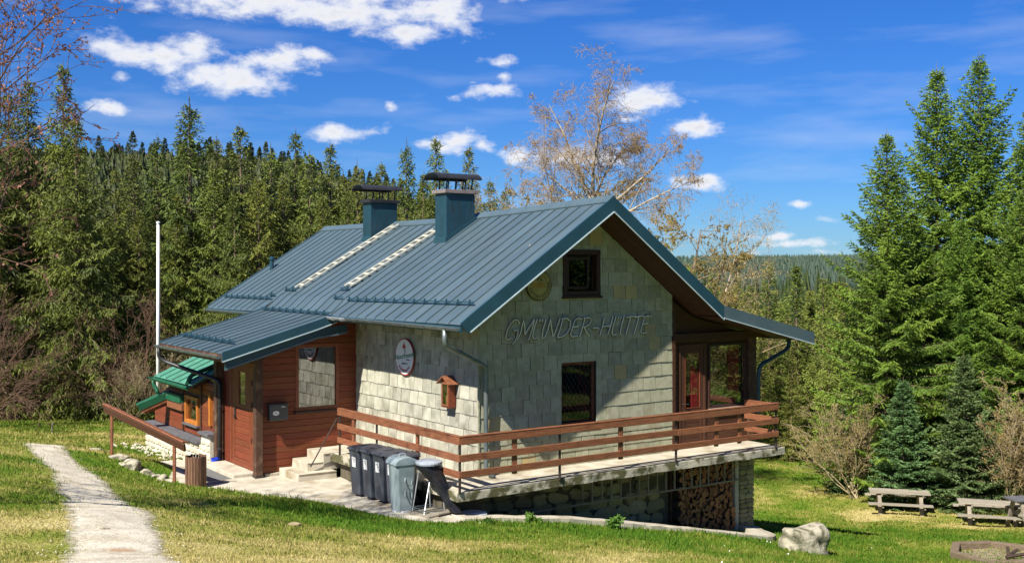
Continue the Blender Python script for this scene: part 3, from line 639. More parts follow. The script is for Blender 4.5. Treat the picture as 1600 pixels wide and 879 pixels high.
# grass blades on the slope in front of the hut
def make_grass():
    rng = np.random.default_rng(3); n = 770000
    d = 3.2 + 55 * rng.random(n) ** 1.75
    az = (rng.random(n) - .5) * 1.22
    X, Y = d * np.tan(az) , d
    lx, ly = W2L(X, Y)
    clump = fbm(X / .22, Y / .22, 31)
    pd = path_dist(X, Y)
    ok = (pd > -.30 + .55 * rng.random(n) ** .8) & ~inside(PAD, lx, ly) & ~inside(STRIP, lx, ly) & ~inside([(-1.2, -1.1), (8, -1.1), (8, 13), (-2.6, 13), (-2.6, 5), (-1.2, 5)], lx, ly)
    ok &= rng.random(n) < .35 + 1.2 * clump
    X, Y, d, clump, pd = X[ok], Y[ok], d[ok], clump[ok], pd[ok]; n = len(X)
    lx, ly = lx[ok], ly[ok]
    lip = np.exp(-((ly + 1.75) / .35) ** 2) * ((lx > -1) & (lx < 6)) + np.exp(-((lx + 3.2) / .6) ** 2) * ((ly > -1) & (ly < 4))
    Z = ground(X, Y) - .006
    dr = np.concatenate([dryness(X[i:i + 20000], Y[i:i + 20000]) for i in range(0, n, 20000)])
    hgt = (.018 + .060 * clump ** 1.3 * rng.random(n) + .03 * (rng.random(n) < .04)) * (1.15 - .35 * dr) * (1 + .9 * lip * clump) * np.clip(.6 + d / 22, .7, 1.9)
    wd = (.0035 + .004 * rng.random(n)) * np.clip(d / 9, .8, 5)
    a = rng.random(n) * 6.283; lean = rng.random(n) * .9; la = rng.random(n) * 6.283
    B = np.stack([X, Y, Z], 1); sd = np.stack([np.cos(a), np.sin(a), np.zeros(n)], 1) * wd[:, None]
    tip = B + np.stack([np.cos(la) * lean, np.sin(la) * lean, np.ones(n)], 1) * hgt[:, None]
    V = np.stack([B - sd, B + sd, tip], 1).reshape(-1, 3)
    tone = np.repeat(np.clip(dr + rng.normal(0, .16, n), 0, 1), 3)
    m, N, L = nodes_of('grass_blades'); b = N['Principled BSDF']; b.inputs['Roughness'].default_value = .7; b.inputs['Specular IOR Level'].default_value = .2
    at_ = N.new('ShaderNodeAttribute'); at_.attribute_name = 'tint'; cr = ramp(N, GRASS); L.new(at_.outputs['Fac'], cr.inputs['Fac']); L.new(cr.outputs[0], b.inputs['Base Color'])
    t = N.new('ShaderNodeBsdfTranslucent'); L.new(cr.outputs[0], t.inputs['Color']); ms = N.new('ShaderNodeMixShader'); ms.inputs[0].default_value = .35
    L.new(b.outputs[0], ms.inputs[1]); L.new(t.outputs[0], ms.inputs[2]); L.new(ms.outputs[0], N['Material Output'].inputs['Surface'])
    o = link('grass', mesh_np('grass', V, np.arange(3 * n).reshape(-1, 3), m, tone)); tag(o, kind='stuff')
    # daisies
    n = 60; q = rng.random(n)
    dd = 9 + 20 * rng.random(n); aa = (rng.random(n) - .5) * 1.0
    X, Y = dd * np.tan(aa), dd; lx, ly = W2L(X, Y)
    ok = (path_dist(X, Y) > .1) & ~inside(PAD, lx, ly) & ~inside(STRIP, lx, ly) & ~inside([(-1.2, -1.1), (8, -1.1), (8, 13), (-2.6, 13), (-2.6, 5), (-1.2, 5)], lx, ly)
    ok &= dryness(X, Y) < .45
    X, Y = X[ok], Y[ok]; n = len(X); Z = ground(X, Y) + .045; r = .006 + .008 * rng.random(n)
    ang = np.arange(6) * math.pi / 3
    V = np.stack([X[:, None] + np.cos(ang)[None] * r[:, None], Y[:, None] + np.sin(ang)[None] * r[:, None], Z[:, None] + .012 * np.sin(ang + 1)[None] + 0 * r[:, None]], 2).reshape(-1, 3)
    tag(link('daisies', mesh_np('daisies', V, np.arange(6 * n).reshape(-1, 6), MT['white'])), kind='stuff')
make_grass()

# ------------------------------------------------------------------ the hut
hut = thing('mountain_hut', 'grey shingled mountain hut with blue metal roof and wooden entrance porch', 'hut', L2W(0, 0, 0), HROT)
def zr(y): return float(np.interp(y, [-.9, 6], [5.5, 5.27]))
def ze(y): return float(np.interp(y, [-.9, 12.5], [3.07, 2.98]))
def roofz(x, y):
    if x <= 2.68: return ze(y) + (zr(y) - ze(y)) * (x + .96) / 3.64
    if x <= 5.86: return zr(y) + (3.22 - zr(y)) * (x - 2.68) / 3.18
    return 3.22 - (x - 5.86) * .7 / 3.05
def canopyz(x, y):
    xs = [-3.5, -1.3, -.75, -.4]
    return float(np.interp(x, xs, [2.27, 2.885, 3.06, roofz(-.4, y)])) if x < -.4 else roofz(x, y)

def wall_plate(name, outline, holes, thick, mat, loc, rot, label=None, parent=hut):
    """upright wall in its own frame: outline and holes in (a, b), front at local y = 0"""
    m = MB(); loops = [[Vector((a, b, 0)) for a, b in outline]]
    for (a0, a1, b0, b1) in holes: loops.append([Vector(p) for p in ((a0, b0, 0), (a0, b1, 0), (a1, b1, 0), (a1, b0, 0))])
    tri = tessellate_polygon(loops); flat = [p for l in loops for p in l]; n = len(flat)
    vs = [(p.x, 0, p.y) for p in flat] + [(p.x, thick, p.y) for p in flat]
    fs = [tuple(t) for t in tri] + [tuple(i + n for i in reversed(t)) for t in tri]
    o = 0
    for l in loops:
        k = len(l)
        for i in range(k): fs.append((o + i, o + (i + 1) % k, n + o + (i + 1) % k, n + o + i))
        o += k
    m.add(vs, fs)
    return m.build(name, MT[mat], parent, loc=loc, rot=rot, label=label)

def clip_poly(poly, a, b, c):
    """keep a*x + b*y <= c"""
    out = []
    for i in range(len(poly)):
        p, q = poly[i], poly[(i + 1) % len(poly)]; dp, dq = a * p[0] + b * p[1] - c, a * q[0] + b * q[1] - c
        if dp <= 0: out.append(p)
        if (dp < 0) != (dq < 0) and dp != dq:
            t = dp / (dp - dq); out.append((p[0] + (q[0] - p[0]) * t, p[1] + (q[1] - p[1]) * t))
    return out
def minus_holes(rect, holes):
    rs = [rect]
    for (h0, h1, g0, g1) in holes:
        nx = []
        for (a0, a1, b0, b1) in rs:
            if a1 <= h0 or a0 >= h1 or b1 <= g0 or b0 >= g1: nx.append((a0, a1, b0, b1)); continue
            if b0 < g0: nx.append((a0, a1, b0, g0))
            if b1 > g1: nx.append((a0, a1, g1, b1))
            c0, c1 = max(b0, g0), min(b1, g1)
            if a0 < h0: nx.append((a0, h0, c0, c1))
            if a1 > h1: nx.append((h1, a1, c0, c1))
        rs = nx
    return [r for r in rs if r[1] - r[0] > .03 and r[3] - r[2] > .03]
def shingles(wall, A, B, cw, ch, holes, cuts, mats, rng, tilt=.013, gap=.013, skip_above=9):
    full = {}; off = MB(); row = 0; b = .01
    while b < B:
        sh = (row % 2) * cw / 2 + rng.uniform(-.03, .03); a = -cw + sh
        while a < A:
            rect = (max(a, 0), min(a + cw, A), b, b + ch); a += cw
            if rect[1] - rect[0] < .04: continue
            rs = minus_holes(rect, holes)
            for r in rs:
                poly = [(r[0], r[2]), (r[1], r[2]), (r[1], r[3]), (r[0], r[3])]
                for c in cuts: poly = clip_poly(poly, *c) if len(poly) > 2 else []
                if len(poly) < 3: continue
                whole = abs((r[1] - r[0]) - cw) < 1e-6 and abs((r[3] - r[2]) - ch) < 1e-6 and len(poly) == 4 and all(abs(poly[i][0] - (r[0], r[1], r[1], r[0])[i]) < 1e-6 for i in range(4))
                def solid(m, poly, ox=0, oz=0, base=r[2]):
                    n = len(poly); g = gap / 2; cx = sum(p[0] for p in poly) / n; cz = sum(p[1] for p in poly) / n
                    pp = [(p[0] - math.copysign(min(g, abs(p[0] - cx)), p[0] - cx), p[1]) for p in poly]
                    y = lambda z: -(.012 + tilt * (1 - (z - b) / ch))
                    m.add([(x - ox, y(z), z - oz) for x, z in pp] + [(x - ox, .0, z - oz) for x, z in pp],
                          [tuple(range(n))] + [(i, n + i, n + (i + 1) % n, (i + 1) % n) for i in range(n)])
                if whole and b < skip_above:
                    k = rng.choice(range(len(mats[0]))) if rng.random() < mats[2] else -1
                    mt = mats[1] if k < 0 else mats[0][k]
                    if mt not in full:
                        m = MB(); solid(m, poly, (r[0] + r[1]) / 2, r[2]); full[mt] = m.mesh('shingle', MT[mt])
                    o = link('shingle', full[mt], wall, ((r[0] + r[1]) / 2 + rng.uniform(-.003, .003), rng.uniform(-.003, .002), r[2] + rng.uniform(-.006, .006)))
                    o.rotation_euler = (rng.uniform(-.012, .012), rng.uniform(-.012, .012), rng.uniform(-.012, .012))
                else: solid(off, poly)
        b += ch; row += 1
    if off.v:
        o = off.build('shingle_offcuts', MT[mats[1]], wall); o['kind'] = 'stuff'

GW = [(2.09, 3.04, 3.53, 4.45), (2.04, 2.97, .82, 2.13)]
gable = wall_plate('gable_wall', [(0, 0), (5.17, 0), (5.17, 3.50), (2.68, 5.28), (0, 3.52)], GW, .2, 'render_wall', (0, .001, 0), 0)
rng = random.Random(11)
shingles(gable, 5.17, 5.2, .345, .285, GW, [(-.676 / 1, 1, 3.50), (.717, 1, 7.18)], (['shingle_ochre'], 'shingle', .05), rng)
eave_wall = wall_plate('side_wall', [(0, 0), (5.2, 0), (5.2, 3.4), (0, 3.4)], [], .2, 'render_wall', (.001, 5.2, 0), -math.pi / 2)
rng = random.Random(5)
shingles(eave_wall, 5.2, 3.1, .36, .295, [], [], ([], 'shingle_side', 0), rng, tilt=.018, gap=.014, skip_above=2.9)
MB().box(-.034, .0, -.034, .0, .02, 2.9).build('corner_strip', MT['shingle'], hut)

# closing walls nobody sees much of: rear, far side, main body behind the porch
wall_plate('rear_wall', [(0, -1.5), (7.85, -1.5), (7.85, 2.5), (5.17, 3.5), (2.68, 5.05), (0, 3.4)], [], .15, 'redwood', (0, 12.25, 0), 0)
wall_plate('side_wall', [(0, -1.5), (7.0, -1.5), (7.0, 3.3), (0, 3.3)], [], .15, 'redwood', (.002, 12.245, 0), -math.pi / 2)
SWIN = (.45, 2.35, .9, 2.25)
wall_plate('side_wall', [(0, -2.1), (12.2, -2.1), (12.2, 2.45), (0, 2.45)], [SWIN], .12, 'brown', (7.86, .18, 0), math.pi / 2)
MB().box(.2, 7.7, .25, 12.2, -.14, -.004).build('floor_boards', MT['inner'], hut)
MB().box(5.0, 5.15, .25, 6, 0, 3.2).build('partition', MT['inner'], hut)
MB().box(.22, 5.0, 3.4, 3.5, 0, 3.3).build('partition', MT['inner'], hut)
MB().box(5.16, 7.73, 3.6, 3.7, 0, 2.4).build('partition', MT['inner'], hut)

# windows -------------------------------------------------------
def frame_mesh(a0, a1, b0, b1, w, y0, y1, mat, name='window', parent=hut, loc=(0, 0, 0), rot=0, label=None, bevel=.006):
    m = MB(); m.box(a0, a1, y0, y1, b0, b0 + w); m.box(a0, a1, y0, y1, b1 - w, b1)
    m.box(a0, a0 + w, y0 + .002, y1, b0 + w, b1 - w); m.box(a1 - w, a1, y0 + .002, y1, b0 + w, b1 - w)
    return m.build(name, MT[mat], parent, bevel=bevel, loc=loc, rot=rot, label=label)
def pane(win, a0, a1, b0, b1, y, mat='glass'):
    MB().box(a0, a1, y, y + .008, b0, b1).build('pane', MT[mat], win)
def curtain(win, a0, a1, b0, b1, y, n=9):
    m = MB(); vs = []
    for i in range(n * 4 + 1):
        a = a0 + (a1 - a0) * i / (n * 4); d = .018 * math.sin(i * math.pi / 2)
        vs += [(a, y + d, b0), (a, y + d, b1)]
    m.add(vs, [(2 * i, 2 * i + 2, 2 * i + 3, 2 * i + 1) for i in range(n * 4)])
    m.build('curtain', MT['curtain'], win, recalc=False)
# attic window: dark shutter-like frame
w = frame_mesh(2.07, 3.06, 3.51, 4.47, .10, -.05, .16, 'winframe', label='dark attic window under the gable'); pane(w, 2.2, 2.93, 3.64, 4.34, .06, 'glass_dark')
frame_mesh(2.22, 2.80, 3.66, 4.32, .05, .02, .055, 'winframe', 'sash', w); MB().box(2.04, 3.09, -.09, -.02, 3.46, 3.508).build('sill', MT['winframe'], w)
MB().box(2.2, 2.93, .1, .12, 3.62, 4.36).build('pane_backing', MT['inner'], w)  # dark sheet stands in for the dark room behind the pane
# barred window
w = frame_mesh(2.045, 2.965, .825, 2.125, .055, .05, .16, 'winframe_red', label='barred gable window with a red curtain')
pane(w, 2.1, 2.91, .88, 2.07, .09, 'glass_dark'); curtain(w, 2.60, 2.88, .88, 2.06, .14, 6)
frame_mesh(2.10, 2.905, .88, 2.07, .06, .10, .135, 'winframe_red', 'sash', w)
m = MB()
for k in range(-8, 12):
    for sgn in (1, -1):
        pts = []
        for t in np.linspace(0, 1.3, 40):
            a = 2.06 + k * .115 + t * .72 if sgn > 0 else 2.95 - k * .115 - t * .72
            if 2.055 <= a <= 2.955: pts.append((a, .03 if sgn > 0 else .038, .83 + t))
        if len(pts) > 1: m.tube([pts[0], pts[-1]], .004, 4)
m.build('lattice_grille', MT['black'], w); MB().box(2.0, 3.0, -.06, .05, .775, .822).build('sill', MT['winframe_red'], w)

# veranda front: boards, glazed door, window -------------------
VD, VW = (.30, 1.05, .02, 2.30), (1.22, 2.42, .88, 2.32)
ver = wall_plate('veranda_wall', [(0, 0), (2.69, 0), (2.69, 2.5), (.69, 2.98), (0, 3.42)], [VD, VW], .12, 'brown', (5.17, .075, 0), 0)
def boards(wall, A, B, h, holes, mat, b0=0., cuts=(), th=.022, seed=2, gap=.004, long_ok=True):
    b = b0; rng = random.Random(seed); cache = {}
    while b < B - .02:
        t = min(b + h, B)
        for r in minus_holes((0.0, A, b, t), holes):
            a0, a1 = r[0], r[1]
            for (ka, kb, kc) in cuts:                # slanting top: shorten the board
                if ka > 0: a1 = min(a1, (kc - kb * r[3]) / ka)
                else: a0 = max(a0, (kc - kb * r[3]) / ka)
            if a1 - a0 < .04: continue
            key = (round(a1 - a0, 3), round(r[3] - r[2], 3))
            if key not in cache:
                m = MB(); m.plank(0, key[0], -th, -.001, gap, key[1], .007); cache[key] = m.mesh('board', MT[mat])
            link('board', cache[key], wall, (a0, rng.uniform(-.002, .002), r[2]))
        b += h
boards(ver, 2.69, 2.5, .15, [(VD[0] - .05, VD[1] + .05, 0, 2.36), (VW[0] - .06, VW[1] + .06, .80, 2.38)], 'brown')
d = frame_mesh(5.17 + .25, 5.17 + 1.10, .03, 2.36, .06, .03, .2, 'brown', 'veranda_door')
m = MB(); m.box(5.48, 5.62, .05, .1, .09, 2.30); m.box(6.10, 6.21, .05, .1, .09, 2.30); m.box(5.62, 6.10, .052, .1, .09, .22); m.box(5.62, 6.10, .052, .1, .74, .90); m.box(5.62, 6.10, .052, .1, 2.18, 2.30)
m.build('door_leaf', MT['brown'], d, bevel=.006)
for k in range(3): MB().plank(5.622, 6.098, .062, .09, .222 + k * .173, .222 + k * .173 + .17, .01).build('door_board', MT['brown'], d)
pane(d, 5.62, 6.10, .90, 2.18, .075); curtain(d, 5.88, 6.08, .92, 1.85, .13, 5)
MB().tube([(5.55, .05, 1.02), (5.55, .0, 1.02), (5.68, -.01, 1.02)], .011, 8).build('handle', MT['iron'], d)
frame_mesh(5.625, 6.095, .905, 2.175, .018, .045, .07, 'redwood', 'glazing_bead', d)
w = frame_mesh(5.17 + 1.20, 5.17 + 2.44, .86, 2.34, .05, .03, .2, 'winframe', label='wide veranda window with red curtain')
pane(w, 6.42, 7.56, .91, 2.29, .09); curtain(w, 7.12, 7.5, .93, 2.28, .17, 10)
MB().box(6.36, 7.64, -.03, .06, .81, .857).build('sill', MT['greywood'], w, bevel=.006); MB().box(6.42, 7.56, .12, .3, .88, .905).build('sill', MT['greywood'], w)
for s in (.04, .92, 1.72):
    MB().box(7.73, 7.9, .63 + s, .74 + s, .92, 2.24).build('mullion', MT['winframe'], w)
MB().box(7.78, 7.79, .65, 2.5, .92, 2.24).build('pane', MT['glass'], w)
MB().box(7.66, 7.90, -.02, .074, 0, 2.44).build('corner_post', MT['darkpost'], hut, bevel=.008)
MB().box(5.19, 8.6, -.06, .073, 2.44, 2.62).build('beam', MT['soffit'], hut, bevel=.01)
MB().box(5.172, 5.26, -.03, .07, .0, 3.3).build('corner_board', MT['brown'], hut, bevel=.005)

# entrance annex ------------------------------------------------
AW = (.93, 1.86, .92, 2.28)
annex = wall_plate('entrance_wall', [(0, -.62), (2.4, -.62), (2.4, 3.1), (1.9, 3.0), (0, 2.5)], [AW], .12, 'redwood', (-2.4, 5.2, 0), 0)
boards(annex, 2.4, 2.98, .142, [(AW[0] - .07, AW[1] + .07, AW[2] - .07, AW[3] + .07)], 'redwood', -.48, cuts=((-.36, 1, 2.42),))
w = frame_mesh(-2.4 + .85, -2.4 + 1.94, .84, 2.36, .085, 5.165, 5.3, 'winframe_red', label='porch window mirroring the shingled wall')
pane(w, -1.47, -.54, .92, 2.28, 5.20, 'glass_mirror'); MB().box(-1.58, -.43, 5.10, 5.2, .79, .838).build('sill', MT['winframe'], w)
frame_mesh(-1.465, -.545, .925, 2.275, .05, 5.205, 5.25, 'winframe_red', 'sash', w); MB().box(-1.6, -.4, 5.5, 5.52, .8, 2.4).build('pane_backing', MT['inner'], w)  # dark backing sheet stands in for the dark porch room
MB().box(-2.3, -.0, 5.11, 5.199, -.66, -.48).build('plinth', MT['concrete'], hut, bevel=.01)
DW = (.62, 2.0, -.45, 1.92)      # door opening measured along the porch front
door_wall = wall_plate('porch_wall', [(0, -.62), (2.33, -.62), (2.33, 2.3), (0, 2.3)], [DW], .1, 'redwood', (-2.38, 7.53, 0), -math.pi / 2)
MB().box(-2.38, 0, 7.43, 7.53, -.62, 2.6).build('porch_end_wall', MT['redwood'], hut)
d = frame_mesh(.60, 2.03, -.47, 1.95, .09, -.035, .06, 'redwood_door', 'entrance_door', hut, (-2.38, 7.53, 0), -math.pi / 2)
m = MB(); m.box(.70, .86, -.02, .03, -.40, 1.855); m.box(1.76, 1.93, -.02, .03, -.40, 1.855); m.box(.86, 1.76, -.019, .03, -.40, -.30); m.box(.86, 1.76, -.019, .03, 1.70, 1.855); m.box(.86, 1.12, -.019, .03, .86, 1.70); m.box(1.50, 1.76, -.019, .03, .86, 1.70); m.box(1.12, 1.50, -.019, .03, .86, .96)
m.build('door_leaf', MT['redwood_door'], d, bevel=.006)
for k in range(8): MB().plank(.862, 1.758, -.012, .02, -.298 + k * .144, -.298 + k * .144 + .140, .012).build('door_board', MT['redwood'], d)
pane(d, 1.12, 1.50, .96, 1.70, -.005); MB().box(1.1, 1.52, .04, .05, .92, 1.75).build('pane_backing', pm('door_blind', (.42, .38, .12), (.3, .27, .09), 4), d)
MB().box(.88, .94, -.05, -.02, .60, .86).tube([(.91, -.02, .68), (.91, -.08, .68), (1.03, -.085, .68)], .012, 8).build('handle', MT['iron'], d)
for b in (.15, .95, 1.45): MB().tube([(1.95, -.045, b), (1.95, -.045, b + .12)], .014, 8).build('hinge', MT['iron'], d)
def post(x, y, z0, z1, s=.17):
    m = MB(); m.box(x - s / 2, x + s / 2, y - s / 2, y + s / 2, z0 + .05, z1)
    o = m.build('porch_post', MT['darkpost'], hut, bevel=.012)
    MB().box(x - s / 2 - .012, x + s / 2 + .012, y - s / 2 - .012, y + s / 2 + .012, z0, z0 + .16).build('post_shoe', MT['iron'], o, bevel=.008)
post(-2.46, 5.12, -.64, 2.42); post(-2.46, 7.55, -.68, 2.42, .19)
MB().box(-2.95, -2.42, 5.32, 7.2, -.62, -.46).build('door_step', MT['concrete'], hut, bevel=.015)
MB().box(-3.55, -2.97, 5.0, 7.1, -.60, -.535).build('doormat_slab', MT['greystone'], hut, bevel=.006)

# roof ----------------------------------------------------------
roof = MB()
def loft(m, secs, mat=None):
    """sections: lists of equal numbers of points"""
    n = len(secs[0]); vs = [p for s in secs for p in s]
    fs = [tuple(range(n - 1, -1, -1)), tuple(range((len(secs) - 1) * n, len(secs) * n))]
    for i in range(len(secs) - 1):
        for k in range(n): fs.append((i * n + k, i * n + (k + 1) % n, (i + 1) * n + (k + 1) % n, (i + 1) * n + k))
    m.add(vs, fs, mat)
XR = [-.93, 2.68, 5.86, 8.86]
NP = 32; PW = (12.48 + .88) / NP; CAN0, CAN1 = 4.6, 8.75
YC0 = -.88 + PW * math.ceil((CAN0 + .88) / PW - .5); YC1 = -.88 + PW * round((CAN1 + .88) / PW)
for ys, xe_ in (((-.88, 2.5, YC0), -.93), ((YC0 + .002, 6, YC1 - .002), -.3), ((YC1, 12.46), -.93)):
    secs = []
    for y in ys:
        xr = [xe_] + XR[1:]
        secs.append([(x, y, roofz(x, y) - .015) for x in xr] + [(x, y, roofz(x, y) - (.15 if x < 8 else .12) - (.03 if 0 < x < 8 else 0)) for x in reversed(xr)])
    loft(roof, secs)
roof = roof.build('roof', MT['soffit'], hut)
# soffit boards under the front overhang
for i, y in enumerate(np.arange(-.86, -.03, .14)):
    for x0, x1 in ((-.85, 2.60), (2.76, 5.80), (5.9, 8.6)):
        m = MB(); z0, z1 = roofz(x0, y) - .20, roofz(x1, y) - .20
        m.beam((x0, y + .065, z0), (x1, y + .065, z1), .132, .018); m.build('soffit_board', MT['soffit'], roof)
def panel(y0, y1, prof, zf, cache=None, rib=True):
    rw, rh = .016, .034
    cs = [(y0, 0), (y1 - rw, 0), (y1 - rw, rh), (y1, rh), (y1, 0)] if rib else [(y0, 0), (y1, 0)]
    m = MB(); vs = []
    for x in prof: vs += [(x, y, zf(x, (y0 + y1) / 2 if False else y) + dz + .004) for y, dz in cs]
    n = len(cs)
    m.add(vs, [(i * n + k, i * n + k + 1, (i + 1) * n + k + 1, (i + 1) * n + k) for i in range(len(prof) - 1) for k in range(n - 1)])
    return m.build('roof_panel', MT['roof'], roof, recalc=False)
y = -.88
for i in range(NP):
    a, b = y + i * PW, y + (i + 1) * PW; mid = (a + b) / 2
    if CAN0 < mid < CAN1: panel(a, b, [-3.5, -2.4, -1.3, -1.02, -.75, -.57, -.4, 1.2, 2.66], canopyz)
    else: panel(a, b, [-.985, -.96, 0, 1.3, 2.66], lambda x, y: roofz(max(x, -.96), y) - (.03 if x < -.97 else 0))
    panel(a, b, [2.70, 4.3, 5.7, 5.95, 7.4, 8.9], roofz)
m = MB(); secs = []
for y in (-.905, 2.5, 6, 12.5): secs.append([(2.53, y, roofz(2.53, y) + .045), (2.68, y, zr(y) + .075), (2.83, y, roofz(2.83, y) + .045), (2.83, y, roofz(2.83, y) + .02), (2.68, y, zr(y) + .05), (2.53, y, roofz(2.53, y) + .02)])
loft(m, secs); m.build('ridge_cap', MT['roof'], roof)
def verge(xs, y0, y1, top, hgt, mat='roof_dark', name='verge_board', edge=True, zf=None, yy=None):
    yy = y0 if yy is None else yy; m = MB(); n = len(xs)
    tp = [(x, zf(x, yy) + top) for x in xs]; bt = [(x, zf(x, yy) + top - hgt) for x in xs]
    poly = tp + bt[::-1]
    vs = [(x, y0, z) for x, z in poly] + [(x, y1, z) for x, z in poly]; k = len(poly)
    fs = [(i, i + 1, k - 2 - i, k - 1 - i) for i in range(n - 1)] + [(k + i, k + k - 1 - i, k + k - 2 - i, k + i + 1) for i in range(n - 1)]
    fs += [(i, (i + 1) % k, k + (i + 1) % k, k + i) for i in range(k)]
    m.add(vs, fs); o = m.build(name, MT[mat], roof)
    if edge:
        m = MB()
        for i in range(n - 1): m.beam((bt[i][0], y0 - .006, bt[i][1] - .006), (bt[i + 1][0], y0 - .006, bt[i + 1][1] - .006), .02, .022)
        m.build('drip_edge', MT['roof_edge'], o)
    return o
verge([-.80, 2.68], -.925, -.882, .045, .31, zf=roofz)
MB().prism([(-1.0, ze(-.9) + .005), (-.80, roofz(-.80, -.9) + .045), (-.80, roofz(-.80, -.9) - .265), (-.86, roofz(-.86, -.9) - .25)], lambda u, v, a: (u, a, v), -.924, -.882).build('verge_end', MT['roof_dark'], roof)
verge([2.68, 5.86], -.925, -.882, .045, .31, zf=roofz)
verge([5.862, 8.90], -.923, -.882, .045, .27, zf=roofz, mat='roof')
for b in ([-.9, 2.68], [2.68, 5.86], [5.862, 8.9]): verge(b, 12.482, 12.52, .045, .25, zf=roofz, edge=False)
MB().box(8.86, 8.90, -.88, 12.48, 2.36, 2.51).build('eave_board', MT['roof_dark'], roof)
MB().box(-.99, -.932, -.88, YC0 - .02, 2.90, 3.02).build('eave_board', MT['roof_dark'], roof)
MB().box(-.99, -.932, YC1 + .02, 12.46, 2.84, 2.96).build('eave_board', MT['roof_dark'], roof)
# porch canopy
m = MB(); secs = []
for y in (YC0 + .02, YC1 - .02):
    xs = [-3.46, -1.3, -.75, -.3]; secs.append([(x, y, canopyz(x, y) - .02) for x in xs] + [(x, y, canopyz(x, y) - .13) for x in reversed(xs)])
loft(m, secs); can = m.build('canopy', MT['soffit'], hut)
can_zf = lambda x, y: canopyz(x, y)
verge([-3.5, -1.3, -.85], YC0 - .045, YC0 - .003, .045, .20, zf=can_zf, name='canopy_verge_board')
m = verge([-3.42, -1.3, -.55], YC0 + .02, YC0 + .055, -.165, .19, zf=lambda x, y: canopyz(max(x, -5), y) if x < -.7 else 2.98, name='canopy_verge_board', edge=False)
m = MB(); zz = [canopyz(-3.42, 5) - .355, canopyz(-1.3, 5) - .355, 2.63]
for a, b in (((-3.42, zz[0]), (-1.3, zz[1])), ((-1.3, zz[1]), (-.55, zz[2]))): m.beam((a[0], YC0 + .03, a[1]), (b[0], YC0 + .03, b[1]), .05, .045)
m.build('canopy_trim', MT['roof'], roof)
verge([-3.5, -1.3, -.85], YC1 + .004, YC1 + .04, .045, .18, zf=can_zf, name='canopy_verge_board', edge=False)
MB().box(-3.5, -3.462, YC0, YC1, 2.10, 2.262).build('canopy_eave_board', MT['darkpost'], can)
MB().box(-2.56, -2.38, YC0 + .1, YC1 - .1, 2.28, 2.44).build('beam', MT['darkpost'], can)
MB().box(-3.3, -.1, YC0 + .35, YC0 + .5, 2.2, 2.3).build('lamp_bracket', MT['soffit'], can) if False else None
MB().lathe([(.05, 0), (.075, -.04), (.06, -.12), (.02, -.13)], 12, (-2.75, 5.05, 2.26)).build('porch_lamp', MT['white'], can, smooth=True)

# gutters, downpipes
def gutter(name, p, q, r, mat, parent=None, clips=6):
    p, q = Vector(p), Vector(q); d = (q - p).normalized(); sd = d.cross(Vector((0, 0, 1))).normalized(); m = MB(); n = 9; vs = []
    for e in (p, q):
        for rr in (r, r - .006):
            for k in range(n):
                a = math.pi * k / (n - 1); vs.append(e + sd * (math.cos(a) * rr) - Vector((0, 0, 1)) * (math.sin(a) * rr))
    fs = []
    for s in (0, n):
        for k in range(n - 1): fs.append((s + k, s + k + 1, s + k + 1 + 2 * n, s + k + 2 * n))
    for e in (0, 2 * n): fs.append(tuple(e + k for k in range(n)))
    m.add(vs, fs); m.tube([p + sd * r, q + sd * r], .010, 6); m.tube([p - sd * r, q - sd * r], .008, 6)
    o = m.build(name, MT[mat], parent or hut)
    for i in range(clips):
        c = p + (q - p) * ((i + .5) / clips)
        b = MB(); b.tube([c + sd * (math.cos(a) * (r + .008)) - Vector((0, 0, 1)) * (math.sin(a) * (r + .008)) for a in np.linspace(0, math.pi, 8)], .007, 4)
        b.build('gutter_bracket', MT[mat], o)
    return o
gutter('gutter', (-1.045, -.86, 2.985), (-1.045, 3.6, 3.0), .062, 'zinc'); gutter('gutter', (-1.045, 3.61, 3.0), (-1.045, YC0 - .06, 3.0), .066, 'zincpale', clips=2)
gutter('gutter', (-1.05, YC1 + .05, 2.93), (-1.05, 12.45, 2.92), .062, 'zinc')
gutter('gutter', (-3.56, YC0 + .02, 2.235), (-3.56, YC1 + .05, 2.225), .07, 'zinc')
gutter('gutter', (8.965, -.85, 2.47), (8.965, 12.4, 2.46), .06, 'black', clips=5)
def bend(pts, n=4, r=.09):
    pts = [Vector(p) for p in pts]; out = [pts[0]]
    for i in range(1, len(pts) - 1):
        a, b = (pts[i - 1] - pts[i]), (pts[i + 1] - pts[i]); k = min(r, a.length * .45, b.length * .45)
        p0, p2 = pts[i] + a.normalized() * k, pts[i] + b.normalized() * k
        for t in np.linspace(0, 1, n): out.append(p0 * (1 - t) ** 2 + pts[i] * (2 * t * (1 - t)) + p2 * t ** 2)
    return out + [pts[-1]]
def pipe(pts, r, mat, clamps=()):
    o = MB().tube(bend(pts), r, 12).build('downpipe', MT[mat], hut, smooth=True)
    for c in clamps: MB().lathe([(r + .006, -.02), (r + .009, -.01), (r + .009, .01), (r + .006, .02)], 12, c).build('pipe_clamp', MT[mat], o)
pipe([(-1.045, -.42, 2.95), (-1.045, -.42, 2.66), (.09, -.12, 2.16), (.09, -.12, .14), (.16, -.3, .03)], .048, 'zinc', [(.09, -.12, 1.9), (.09, -.12, .75)])
pipe([(-3.56, 8.6, 2.18), (-3.56, 8.6, 1.93), (-3.42, 8.5, 1.82), (-2.52, 7.42, 1.42), (-2.5, 7.36, 1.30), (-2.5, 7.36, -.6)], .05, 'black', [(-2.5, 7.36, .8), (-2.5, 7.36, -.2)])
